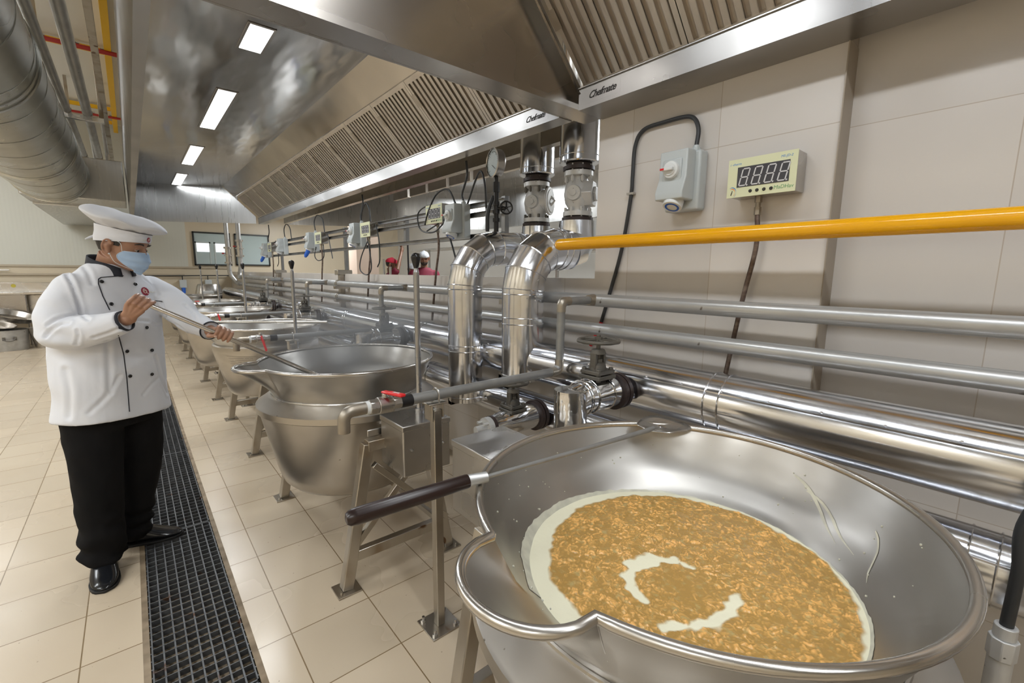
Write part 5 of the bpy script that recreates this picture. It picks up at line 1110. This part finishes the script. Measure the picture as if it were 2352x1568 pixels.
# fingernail of the left thumb, eyes and brows
nl = MB().ball(thumbL[-1]+Vector((-.002, -.0062, -.001)), .0052, (1.25, .35, .9), 12, 8); obj('thumb_nail', nl, mat('fingernail', (.62, .42, .32), .3), bo)
for s_ in (-1, 1):
    e_ = HPt((.0755, s_*.031, -.001)); ey = MB().ball(e_, .0115, n=16, m=10); eo = obj('eye', ey, EYEW, bo)
    ir = MB().ball(e_+Fh*.0058+Uh*-.0028, .0068, n=12, m=8); obj('iris', ir, EYED, eo) if False else obj('iris', ir, EYED, bo)
    lid = MB(); gr = []
    for i in range(8):
        th_ = math.radians(6+64*i/7); gr.append([e_+(Fh*math.cos(th_)*math.cos(q)+Lh*math.sin(q)*1.15+Uh*math.sin(th_)*math.cos(q))*.0126 for q in [math.radians(-80+160*j/12) for j in range(13)]])
    lid.sheet(gr); obj('eyelid', lid, SKIN, bo)
    ls = MB().tube(gr[0][1:-1], .0011, 5); obj('eyelash', ls, HAIR, bo)
    lw = MB(); gr = [[e_+(Fh*math.cos(th_)*math.cos(q)+Lh*math.sin(q)*1.15+Uh*math.sin(th_)*math.cos(q))*.0126 for q in [math.radians(-80+160*j/12) for j in range(13)]] for th_ in (math.radians(-80), math.radians(-55), math.radians(-36))]; lw.sheet(gr); obj('lower_lid', lw, SKIN, bo)
    br = MB().tube([HPt((.0945, s_*.013, .0245)), HPt((.0985, s_*.026, .029)), HPt((.0925, s_*.042, .030)), HPt((.080, s_*.056, .0235))], [.0025, .0042, .004, .0015], 8, flat=.8); obj('eyebrow', br, HAIR, bo)
hr = MB(); gr = [[HPt(head_pt(a_, u, .0035)) for a_ in [math.radians(112+136*j/24) for j in range(25)]] for u in [-.035+.11*i/10 for i in range(11)]]; hr.sheet(gr)
gr = [[HPt(head_pt(a_, u, .0028)) for a_ in [math.radians(-70-18*j/5) for j in range(6)]] for u in [.002+.05*i/5 for i in range(6)]]; hr.sheet(gr)
obj('hair', hr, HAIR, cook)
# mask
mk = MB(); gr = []
for i in range(23):
    v = i/22; u = -.009-.109*v; lim = math.radians(62+25*math.sin(PI*min(1, v*1.12))*(1 if v < .6 else 1)-10*max(0, v-.8)*5); row = []
    for j in range(33):
        w_ = -1+2*j/32; a_ = lim*w_; off = .007+.002*math.sin(v*PI*7)*(1-abs(w_)**3)
        f_, l_, uu = head_pt(a_, u-.012*w_*w_*(1-v)*0, off)
        f_ += (.020*math.exp(-((v-.36)/.26)**2)+.012*math.exp(-((v-.8)/.3)**2))*math.exp(-(w_/.42)**2)+.003
        uu = u-.006*w_*w_*(1-v)+.010*w_*w_*v
        row.append(HPt((f_, l_*.97, uu)))
    gr.append(row)
mk.sheet(gr); mo = obj('face_mask', mk, MASK, cook, ang=60); sd = mo.modifiers.new('t', 'SOLIDIFY'); sd.thickness = .0015; sd.offset = 1
obj('mask_edge', MB().tube(gr[0], .0016, 6).tube([r_[0] for r_ in gr], .0013, 6).tube([r_[-1] for r_ in gr], .0013, 6), mat('mask_binding', (.62, .72, .88), .7), mo)
for s_, col_ in ((-1, 0), (1, 32)):
    lp = MB().tube(spline([gr[1][col_], HPt((.035, s_*.079, .018)), HPt((.008, s_*.085, .026)), HPt((-.008, s_*.088, .024))], 6), .0012, 6).tube(spline([HPt((.004, s_*.086, -.040)), HPt((.010, s_*.080, -.055)), HPt((.028, s_*.070, -.078)), gr[-3][col_]], 6), .0014, 6); obj('ear_loop', lp, WHTP, mo)
obj('ear_bead', MB().ball(HPt((.003, -.088, -.040)), .0042, n=12, m=8), WHTP, mo)
# hat
ht = MB(); gr = []
for i in range(9):
    v = i/8; u = .030+.050*v; off = .006+.010*v
    gr.append([HPt((lambda q: (q[0], q[1], u+(.010*math.cos(a_) if v < .5 else .010*math.cos(a_)*(1-v)*2)-.012*(1-math.cos(a_))*(1-v)))(head_pt(a_, min(u, .06), off+.001*math.sin(7*a_)*v))) for a_ in [2*PI*j/56 for j in range(56)]])
ht.loft(gr, caps=False)
pe = Vector((.287, -.13, -.076)).normalized(); pg = Vector((.41, .91, 0)); pg = (pg-pe*pg.dot(pe)).normalized(); pn = pe.cross(pg).normalized(); pn = pn if pn.z > 0 else -pn
pc = Vector((-.004, 2.868, 1.722)); pr_ = []
for k, (s_, h_) in enumerate(((.56, -.030), (.74, -.022), (.90, -.010), (.985, -.003), (1.0, .003), (.975, .010), (.88, .020), (.70, .031), (.5, .038), (.28, .042), (.04, .043))):
    row = []
    for j in range(56):
        t_ = 2*PI*j/56; wv = 1+.045*math.sin(3*t_+.6)+.03*math.sin(5*t_+2)+.07*abs(math.cos(t_))**6
        ra, rb = .158*(1 if s_ < .6 else wv), .140*(1 if s_ < .6 else wv)
        lf = max(0, -math.cos(t_)); hh = h_+.014*lf*math.sin(PI*min(1, s_))*(h_ > .01)+.022*lf**2*max(0, s_-.5)*2-.012*(s_ > .8)*max(0, math.cos(t_))*.4
        q = pc+pe*ra*s_*math.cos(t_)+pg*rb*s_*math.sin(t_)+pn*hh
        q += pn*(.0035*math.cos(14*t_+1.5*math.sin(3*t_)) if s_ < .85 and h_ < 0 else 0)+pn*(.007*(.5-abs(noise.noise(q*9)))*(h_ > .005))+pn*.008*noise.noise(q*13)+pn*.004*noise.noise(q*30); row.append(q)
    pr_.append(row)
ht.loft([gr[-1]]+pr_, caps=False) if False else None
hb = obj('hat_band', ht, CLOTH, cook, ang=60)
pf = MB(); top = gr[-1]
# the gathered underside joins the band to the puff (nearest points)
bandtop = []
for j in range(56):
    t_ = 2*PI*j/56; d_ = pe*math.cos(t_)+pg*math.sin(t_); bandtop.append(max(gr[-1], key=lambda p: (p-HC).normalized().dot(d_)))
pf.loft([[HC.lerp(p, .99)-Uh*.004 for p in bandtop]]+pr_, caps=True); ho = obj('chef_hat', pf, CLOTH, cook, ang=70)
m_ = ho.modifiers.new('s', 'SUBSURF'); m_.levels = 1; m_.render_levels = 1
obj('hat_tie', MB().tube([HPt((-.105, -.02, .02)), HPt((-.118, -.03, .008)), HPt((-.125, -.045, -.004))], [.006, .005, .003], 8), CLOTH, cook)
# jacket
jk = MB()
jk.loft([ring((-.120, 2.950), .236, .162, .784, 2.6, tilt=(-.07, .0)), ring((-.120, 2.950), .230, .162, .86, 2.6), ring((-.118, 2.950), .226, .166, .97, 2.5), ring((-.112, 2.948), .222, .168, 1.10, 2.5), ring((-.100, 2.943), .222, .160, 1.24, 2.4), ring((-.088, 2.938), .220, .142, 1.345, 2.4), ring((-.083, 2.936), .205, .118, 1.410, 2.3), ring((-.080, 2.935), .165, .094, 1.462, 2.2), ring((-.078, 2.935), .110, .080, 1.505, 2.1), ring((-.078, 2.935), .078, .070, 1.528, 2)])
def sleeve(pts, rs): 
    P_ = spline(pts, 5); n = len(P_); k = len(rs)-1; R_ = []
    for i in range(n):
        t = i/(n-1)*k; a_ = min(int(t), k-1); R_.append(rs[a_]+(rs[a_+1]-rs[a_])*(t-a_))
    jk.tube(P_, R_, 28); jk.ball(P_[0], rs[0], n=24, m=14)
sleeve([SR+Vector((.02, .01, .0)), SR.lerp(ER, .5)+Vector((-.012, 0, .004)), ER+Vector((.0, .0, .006)), ER.lerp(WR, .5)+Vector((0, 0, -.012)), WR+Vector((-.012, .006, -.010))], [.088, .082, .078, .066, .050])
sleeve([SL+Vector((-.02, 0, 0)), SL.lerp(EL, .5)+Vector((.004, 0, .01)), EL+Vector((0, 0, -.008)), EL.lerp(WL, .55)+Vector((0, 0, -.004)), WL+Vector((-.006, .014, .004))], [.086, .076, .064, .052, .046])
jm = remesh(jk, .0062, 5, .55)
JV = []
for v in jm.v:
    p = Vector(v); d = 0
    # long soft folds: pulled from the raised right elbow across the belly, gathers at elbows
    d += .007*noise.noise(Vector((p.x*5+p.z*4, p.y*5, p.z*7)))+.006*(.5-abs(noise.noise(Vector((p.x*7-p.z*5, p.y*7+3, p.z*4+p.x*6)))))
    for c_, r_, dr_, fq, am in ((ER, .16, Vector((.3, .2, 1)), 62, .011), (EL, .14, Vector((.8, -.4, .4)), 66, .008), (SR+Vector((.06, -.02, -.06)), .15, Vector((.8, -.1, .7)), 48, .009), (Vector((-.02, 2.80, 1.10)), .2, Vector((.5, 0, -.9)), 34, .006), (Vector((-.2, 2.9, .95)), .22, Vector((.9, -.3, .15)), 30, .007)):
        dd = (p-c_).length
        if dd < r_: d += am*math.sin(p.dot(dr_.normalized())*fq+2.5*noise.noise(p*6))*(1-dd/r_)**1.0*1.2
    cen = Vector((-.1, 2.945, p.z)); nrm = (p-cen); nrm.z = 0
    JV.append(p+nrm.normalized()*d)
jm.v = [tuple(p) for p in JV]
bv = BVHTree.FromPolygons(JV, jm.f)
# pressed-in creases of the cloth
from mathutils.kdtree import KDTree
CREASE = [([(150, 625), (165, 650), (176, 680), (182, 705), (184, 722)], .010, .007), ([(183, 720), (195, 729), (208, 736)], .007, .006), ([(110, 746), (130, 733), (158, 724), (178, 722)], .007, .006), ([(106, 772), (122, 754), (142, 743), (160, 743)], .007, .007), ([(176, 790), (181, 768), (177, 756)], .005, .006), ([(205, 948), (240, 915), (262, 884), (275, 862)], .004, .009), ([(356, 818), (370, 866), (384, 905)], .008, .008), ([(372, 695), (381, 720), (385, 748)], .009, .007), ([(405, 745), (440, 768), (470, 780)], .005, .007), ([(248, 782), (250, 830), (253, 905)], .005, .010), ([(350, 742), (362, 747), (378, 742)], .005, .005), ([(186, 604), (203, 626), (214, 655)], .006, .008), ([(318, 735), (345, 738)], .004, .006), ([(150, 850), (160, 900), (158, 960)], .005, .012), ([(215, 775), (250, 764), (284, 750)], .005, .006), ([(330, 905), (350, 880), (372, 862)], .003, .008), ([(425, 700), (445, 722), (455, 745)], .005, .006), ([(330, 640), (350, 655), (365, 680)], .004, .007)]
cpts = []
for path, dep, sg in CREASE:
    for a_, b_ in zip(path, path[1:]):
        k = max(2, int(math.hypot(b_[0]-a_[0], b_[1]-a_[1])/3))
        for i in range(k):
            x_, y_ = a_[0]+(b_[0]-a_[0])*i/k, a_[1]+(b_[1]-a_[1])*i/k; d_ = (CR*((x_-1176)/FPX)+CU*((784-y_)/FPX)+CF).normalized(); h = bv.ray_cast(CAM, d_)
            if h[0] is not None: cpts.append((h[0], dep, sg))
kd = KDTree(len(cpts))
for i, q in enumerate(cpts): kd.insert(q[0], i)
kd.balance(); out_ = []
for p in JV:
    co_, i, dd = kd.find(p)
    if dd < .045:
        dep, sg = cpts[i][1], cpts[i][2]; q, n, _, _ = bv.find_nearest(p); cen = Vector((-.1, 2.945, p.z)); n = n if n.dot((CAM-p).normalized()) > -.2 else -n
        p = p+n*(-dep*math.exp(-(dd/sg)**2)+dep*.45*math.exp(-((dd-sg*2.1)/(sg*1.1))**2))
    out_.append(p)
jm.v = [tuple(p) for p in out_]
jo = obj('jacket', jm, CLOTH, cook, ang=80)
bv = BVHTree.FromPolygons([Vector(v) for v in jm.v], jm.f)
def onjacket(px, py, off=.001):
    """the point of the jacket front that lies in a given direction"""
    d = (CR*((px-1176)/FPX)+CU*((784-py)/FPX)+CF).normalized(); h = bv.ray_cast(CAM, d)
    if h[0] is None: return None, None
    n = h[1].normalized(); n = n if n.dot(d) < 0 else -n
    return h[0]+n*off, n
def smooth_path(pts, off=.0012):
    out = []
    for a_, b_ in zip(pts, pts[1:]):
        k = max(2, int(math.hypot(b_[0]-a_[0], b_[1]-a_[1])/7))
        for i in range(k): q, n = onjacket(a_[0]+(b_[0]-a_[0])*i/k, a_[1]+(b_[1]-a_[1])*i/k, off); out.append(q)
    q, n = onjacket(*pts[-1], off); out.append(q); return [q for q in out if q is not None]
for pts in ([(283, 633), (232, 637), (226, 641), (226, 652), (236, 680), (252, 712)], [(272, 770), (284, 815), (291, 870), (297, 945)], [(343, 693), (358, 690.5), (373, 692)]):
    q = smooth_path(pts)
    if len(q) > 2: obj('black_piping', MB().tube(q, .0021, 6), BLKC, jo)
for px, py in ((233, 647), (255, 698), (310, 653), (336, 752), (291, 806), (348, 804), (298, 863), (348, 859)):
    c, n = onjacket(px, py, .001)
    if c is None: continue
    b_ = MB().lathe([(.001, .0045), (.0045, .0046), (.0065, .0058), (.0078, .0048), (.0082, .002), (.0075, 0)], c, n, 20); obj('button', b_, BLK, jo)
def emblem(c, n, R, par, upv=Vector((0, 0, 1)), rt=Vector((.77, .64, 0))):
    v_ = (upv-n*upv.dot(n)).normalized(); u_ = v_.cross(n).normalized(); u_ = u_ if u_.dot(CR) > 0 else -u_
    pts = [(R*(1+.05*math.cos(14*t_))*math.cos(t_), R*(1+.05*math.cos(14*t_))*math.sin(t_)) for t_ in [2*PI*i/56 for i in range(56)]]
    e_ = obj('emblem', MB().prism(pts, 0, .0012, lambda x, y, h: c+u_*x+v_*y+n*h), EMB, par, smooth=False)
    sp_ = [(math.radians(200-460*i/22), (.20+.40*i/22)*R) for i in range(23)]
    w_ = [c+u_*(r_*math.cos(a_))+v_*(r_*math.sin(a_)+.05*R)+n*.0016 for a_, r_ in sp_]; w_ += [c+u_*(.5*R)+v_*(-.62*R)+n*.0016, c+u_*(.68*R)+v_*(-.5*R)+n*.0016]
    obj('emblem_swirl', MB().tube(w_, R*.075, 6), mat('cream_thread', (.75, .62, .55), .7), e_)
    ln = MB()
    for k in range(7): ln.bar(c+u_*(R*1.25+R*.32*k)+v_*(-.25*R+.12*R*math.sin(k*2.3)), c+u_*(R*1.25+R*.32*(k+.75))+v_*(-.25*R+.12*R*math.cos(k*1.9)), R*.12, .0008)
    obj('gold_thread_script', ln, mat('pale_gold_thread', (.75, .70, .45), .7), e_)
c, n = onjacket(333, 669, .0005)
if c: emblem(c, n, .021, jo)
hbv = BVHTree.FromPolygons([Vector(v) for v in ht.v], ht.f); d_ = (CR*((341-1176)/FPX)+CU*((784-551)/FPX)+CF).normalized(); h = hbv.ray_cast(CAM, d_)
if h[0] is not None:
    n = h[1] if h[1].dot(d_) < 0 else -h[1]; emblem(h[0]+n*.0005, n, .0115, hb)
# collar and cuffs
cl = MB(); gr = []; cc = Vector((-.070, 2.928, 1.512))
for i in range(6):
    v = i/5; row = []
    for j in range(41):
        a_ = math.radians(14+332*j/40); rr_ = .091-.012*v+.004*math.cos(2*a_); p = cc+FT*math.cos(a_)*(rr_+.002)+LT*math.sin(a_)*(rr_+.001)
        p.z += -.020+.054*v-.026*math.cos(a_)-.020*math.exp(-((a_ if a_ < PI else 2*PI-a_)/.5)**2)*v; row.append(p)
    gr.append(row)
cl.sheet(gr); co = obj('collar', cl, BLKC, cook, ang=60); sd = co.modifiers.new('t', 'SOLIDIFY'); sd.thickness = .004; sd.offset = 0
def cuff(w0, w1, r0, label=None):
    w0 = Vector(w0); w1 = Vector(w1); m = MB().tube([w0, w0.lerp(w1, .5), w1], [r0, r0*.98, r0*.96], 28, caps=False); o = obj('cuff', m, BLKC, cook); s_ = o.modifiers.new('t', 'SOLIDIFY'); s_.thickness = .003; s_.offset = 0
dR = (WR-ER).normalized(); dL = (WL-EL).normalized()
cuff(WR+Vector((-.012, .006, -.010))-dR*.02, WR+Vector((-.010, .004, -.006))+dR*.010, .045); cuff(WL+Vector((-.006, .014, .004))-dL*.002, WL+Vector((-.006, .014, .004))+dL*.005, .0475)
# trousers
tr = MB()
tr.loft([ring((-.12, 2.95), .195, .138, .90, 2.4), ring((-.12, 2.95), .205, .142, .82, 2.4), ring((-.122, 2.952), .195, .130, .74, 2.4)])
def leg(pts, rs):
    P_ = spline(pts, 6); n = len(P_); k = len(rs)-1; R_ = []
    for i in range(n): t = i/(n-1)*k; a_ = min(int(t), k-1); R_.append(rs[a_]+(rs[a_+1]-rs[a_])*(t-a_))
    tr.tube(P_, R_, 32)
leg([Vector((-.205, 2.89, .86)), Vector((-.205, 2.885, .70)), Vector((-.213, 2.875, .47)), Vector((-.222, 2.885, .25)), Vector((-.228, 2.890, .070))], [.115, .112, .098, .090, .090])
leg([Vector((-.045, 3.01, .86)), Vector((-.045, 3.015, .70)), Vector((-.055, 3.03, .47)), Vector((-.095, 3.06, .25)), Vector((-.128, 3.085, .062))], [.115, .110, .096, .086, .086])
tm = remesh(tr, .009, 6, .6); tv = []
for v in tm.v:
    p = Vector(v); c_ = Vector((-.22, 2.885, p.z)) if p.x+.9*(3.0-p.y)*.0 < -.14 and p.y < 3.0 else Vector((-.08, 3.04, p.z)); nn_ = p-c_; nn_.z = 0
    low = max(0, (.40-p.z)/.40); d = .015*low*math.sin(p.z*55+4*noise.noise(p*6)+p.x*12)+.006*noise.noise(Vector((p.x*9, p.y*9, p.z*3)))+.004*noise.noise(Vector((p.x*20, p.y*20, p.z*16)))
    tv.append(p+nn_.normalized()*d if nn_.length > 1e-4 else p)
tm.v = [tuple(p) for p in tv]; obj('trousers', tm, TROU, cook, ang=80)
def shoe(heel, toe, par):
    heel = Vector(heel); toe = Vector(toe); d = (toe-heel); L_ = d.length; d.normalize(); s_ = Vector((-d.y, d.x, 0))
    st = [(0, .012, .030, .012), (.02, .026, .055, .012), (.08, .036, .085, .012), (.18, .040, .110, .012), (.30, .042, .112, .012), (.42, .044, .096, .012), (.55, .048, .074, .012), (.68, .050, .058, .012), (.80, .046, .044, .012), (.90, .038, .037, .012), (.96, .027, .029, .013), (1.0, .010, .020, .015)]
    m = MB(); rg = []
    for t, w_, hh, z0 in st:
        row = []
        for j in range(28):
            a_ = 2*PI*j/28; ca, sa = math.cos(a_), math.sin(a_); q = (abs(ca)**2.6+abs(sa)**2.6)**(-1/2.6)
            y_ = w_*ca*q; z_ = z0+(hh-z0)*(.5+.5*sa*q) if True else 0
            row.append(heel+d*(L_*t)+s_*y_*1.1*(1 if sa < .2 else 1-.18*sa)+Vector((0, 0, z0+(z_-z0)*1.15)))
        rg.append(row)
    m.loft(rg); so = obj('shoe', m, LEATH, par, ang=60); mm = so.modifiers.new('s', 'SUBSURF'); mm.levels = 1; mm.render_levels = 1
    out = []
    for t, w_, hh, z0 in st: out.append((L_*t, w_*1.1+.004))
    poly = [(-.004, 0)]+[(x, y) for x, y in out[1:-1]]+[(L_+.004, .004), (L_+.004, -.004)]+[(x, -y) for x, y in out[1:-1]][::-1]
    m = MB().prism(poly, .001, .014, lambda x, y, h: heel+d*x+s_*y+Vector((0, 0, h))); m.prism([(x, y) for x, y in poly if x < L_*.27]+[(L_*.28, -.03), (L_*.28, .03)][:0], -.0, .001, lambda x, y, h: heel+d*x+s_*y+Vector((0, 0, h))) if False else None
    obj('sole', m, SOLE, so, bevel=.002)
    m = MB()
    for t, (w_, hh) in ((.70, (.0475, .0505)),):
        m.tube([heel+d*(L_*t-.006*math.cos(a_*1.0))+s_*w_*1.02*math.cos(a_)+Vector((0, 0, (.012+(hh-.012)*(.5+.5*math.sin(a_))*1.15)+.001)) for a_ in [math.radians(-5+190*i/16) for i in range(17)]], .0012, 6)
    for sg in (-1, 1): m.tube([heel+d*(L_*t)+s_*sg*y+Vector((0, 0, z)) for t, y, z in ((.30, .012, .127), (.42, .014, .109), (.52, .020, .087), (.57, .030, .072))], .0012, 6)
    obj('toe_seam', m, SOLE, so)
shoe((-.232, 2.972, 0), (-.226, 2.678, 0), cook); shoe((-.200, 3.118, 0), (.098, 3.046, 0), cook)
# the stirring rod in the cook's hands
t = thing('stirring_rod', tuple(RA), 'long steel stirring rod held by the cook and dipped into the steaming kettle', 'stirring rod')
ro = obj('rod', MB().tube([RA-RU*.002, RA, RB], [.008, .0115, .0115], 24), BRUSH, t); sd_ = RU.cross(Vector((0, 0, 1))).normalized()
obj('paddle_blade', MB().prism([(0, -.03), (.02, -.045), (.12, -.04), (.14, 0), (.12, .04), (.02, .045), (0, .03)], -.002, .002, lambda x, y, h: RB-RU*.06+RU*x*.7+sd_*y+RU.cross(sd_)*h), BRUSH, t)
# soup in the stirred kettle: only a level of pale liquid deep inside
for i in (0,):
    m = MB().lathe([(.001, .70), (.27, .70)], (.925, 2.56, 0), n=64); tag(obj('pale_broth', m, mat('broth', (.62, .60, .50), .15)), 'pale broth deep inside the steaming kettle', 'liquid', kind='stuff')
# ---- people in the kitchen behind the opening
def figure(x, y, H, fdir, label, skin, raise_arm=False, cap=None, beard=False, pitch=.1):
    p = thing('person', (x, y, 0), label, 'person')
    F, Lf, U = frame(fdir); hf = frame(fdir, pitch); k = H/1.72; O = Vector((x, y, 0)); Q = lambda f_, l_, z: O+F*f_+Lf*l_+Vector((0, 0, z*k))
    hc = Q(.02, 0, 1.60); b = MB(); head_mb(hc, hf, b)
    b.tube([Q(0, 0, 1.38), Q(0, 0, 1.46), hc-hf[2]*.06-hf[0]*.02], [.07, .056, .054], 20)
    rg = lambda a_, bb, z: [Q(bb*math.sin(t_), a_*math.cos(t_), z) for t_ in [2*PI*j/32 for j in range(32)]]
    b.loft([rg(.15, .10, .85), rg(.16, .11, 1.1), rg(.17, .10, 1.3), rg(.12, .07, 1.41)])
    arms = []
    for sg in (-1, 1):
        sh = Q(0, sg*.18, 1.36)
        if raise_arm and sg == -1: el, wr = Q(.16, sg*.22, 1.52), Q(.20, sg*.06, 1.80)
        else: el, wr = Q(.06, sg*.24, 1.10), Q(.28, sg*.16, 1.02)
        limb(b, [sh, el, wr], [.045, .038, .026]); hd = (wr-el).normalized(); arms.append((sh, el, wr))
        b.tube([wr, wr+hd*.05, wr+hd*.09], [.026, .034, .026], 12); sdx = hd.orthogonal().normalized(); s2 = hd.cross(sdx)
        for q in range(4): b.tube([wr+hd*.07+sdx*(.018*(q-1.5)), wr+hd*.11+sdx*(.018*(q-1.5)), wr+hd*.125+sdx*(.018*(q-1.5))+s2*.02, wr+hd*.10+sdx*(.018*(q-1.5))+s2*.035], .0085, 8)
        b.tube([wr+hd*.03+sdx*.03, wr+hd*.07+sdx*.045+s2*.015, wr+hd*.10+sdx*.03+s2*.03], .009, 8)
        limb(b, [Q(0, sg*.09, .88), Q(.02, sg*.10, .47), Q(-.01, sg*.10, .08)], [.085, .055, .04]); b.tube([Q(-.05, sg*.10, .04), Q(.08, sg*.11, .04), Q(.17, sg*.12, .03)], [.035, .038, .025], 12)
    bb_ = obj('body', remesh(b, .006, 2), skin, p, ang=80)
    s = MB(); s.loft([rg(.19, .14, .80), rg(.185, .14, 1.0), rg(.195, .135, 1.2), rg(.20, .115, 1.33), rg(.16, .09, 1.41), rg(.085, .068, 1.46)])
    for sh, el, wr in arms: limb(s, [sh, sh.lerp(el, .8)], [.072, .062])
    obj('shirt', remesh(s, .012, 3), MAROON, p, ang=80)
    l = MB(); l.loft([rg(.17, .13, .95), rg(.175, .13, .82), rg(.17, .12, .76)])
    for sg in (-1, 1): l.tube([Q(0, sg*.09, .86), Q(.02, sg*.10, .47), Q(-.01, sg*.10, .06)], [.095, .078, .065], 24)
    obj('trousers', remesh(l, .014, 3), TROU, p, ang=80)
    HQ = lambda q: hc+hf[0]*q[0]+hf[1]*q[1]+hf[2]*q[2]
    gr = [[HQ(head_pt(a_, u, .004)) for a_ in [math.radians(80+200*j/24) for j in range(25)]] for u in [-.035+.10*i/8 for i in range(9)]]; obj('hair', MB().sheet(gr), HAIR, p)
    for sg in (-1, 1):
        obj('eye', MB().ball(HQ((.080, sg*.031, .0)), .009, n=10, m=8), EYED, bb_)
        obj('eyebrow', MB().tube([HQ((.096, sg*.014, .024)), HQ((.098, sg*.030, .029)), HQ((.085, sg*.052, .024))], .004, 6), HAIR, bb_)
    if beard:
        gr = [[HQ(head_pt(a_, u, .005)) for a_ in [math.radians(-78+156*j/24) for j in range(25)]] for u in [-.113+.060*i/6 for i in range(7)]]; bd = MB().sheet(gr); bd.tube([HQ((.100, -.026, -.058)), HQ((.106, 0, -.048)), HQ((.100, .026, -.058))], .006, 8); obj('beard', bd, HAIR, p)
    if cap:
        m = MB(); gr = [[HQ((lambda q: (q[0], q[1], u))(head_pt(a_, u, .008))) for a_ in [2*PI*j/40 for j in range(40)]] for u in (.03, .045, .06, .078, .095, .108)]; gr.append([HQ((-.002+.012*math.cos(2*PI*j/40), .012*math.sin(2*PI*j/40), .122)) for j in range(40)]); m.loft(gr)
        cm = surf('hairnet', (.62, .64, .66), (.30, .31, .33), rough=(.5, .6), scale=(38, 38, 60), detail=3) if cap == 'net' else mat('red_cap_cloth', (.55, .02, .05), .7)
        c_ = obj('hairnet' if cap == 'net' else 'cap', m, cm, p, ang=60)
        if cap != 'net': v_ = MB().sheet([[HQ((.085+.075*r_*math.cos(a_), .062*math.sin(a_), .030-.012*r_)) for a_ in [math.radians(-75+150*j/12) for j in range(13)]] for r_ in (0, .5, 1)]); vo = obj('visor', v_, cm, c_); q_ = vo.modifiers.new('t', 'SOLIDIFY'); q_.thickness = .003
    return p
figure(3.72, 6.68, 1.86, (-.45, -.89, 0), 'bearded person in maroon shirt and hairnet behind the opening, looking down', SKIN2, cap='net', beard=True, pitch=.25)
figure(4.25, 8.1, 1.68, (-.2, -.98, 0), 'person in maroon shirt and hairnet mostly hidden behind the nearest lever', SKIN2, cap='net', pitch=.3)
figure(3.42, 7.3, 1.75, (.80, -.60, 0), 'person in maroon shirt and red cap with one arm raised to a black pole', SKIN2, raise_arm=True, cap='red', pitch=.15)
tag(obj('black_pole', MB().tube([(3.66, 7.08, .02), (3.645, 7.08, 1.2), (3.64, 7.08, 2.04)], .014, 12), BLKI), 'thin black pole held upright by the person in the red cap', 'pole')
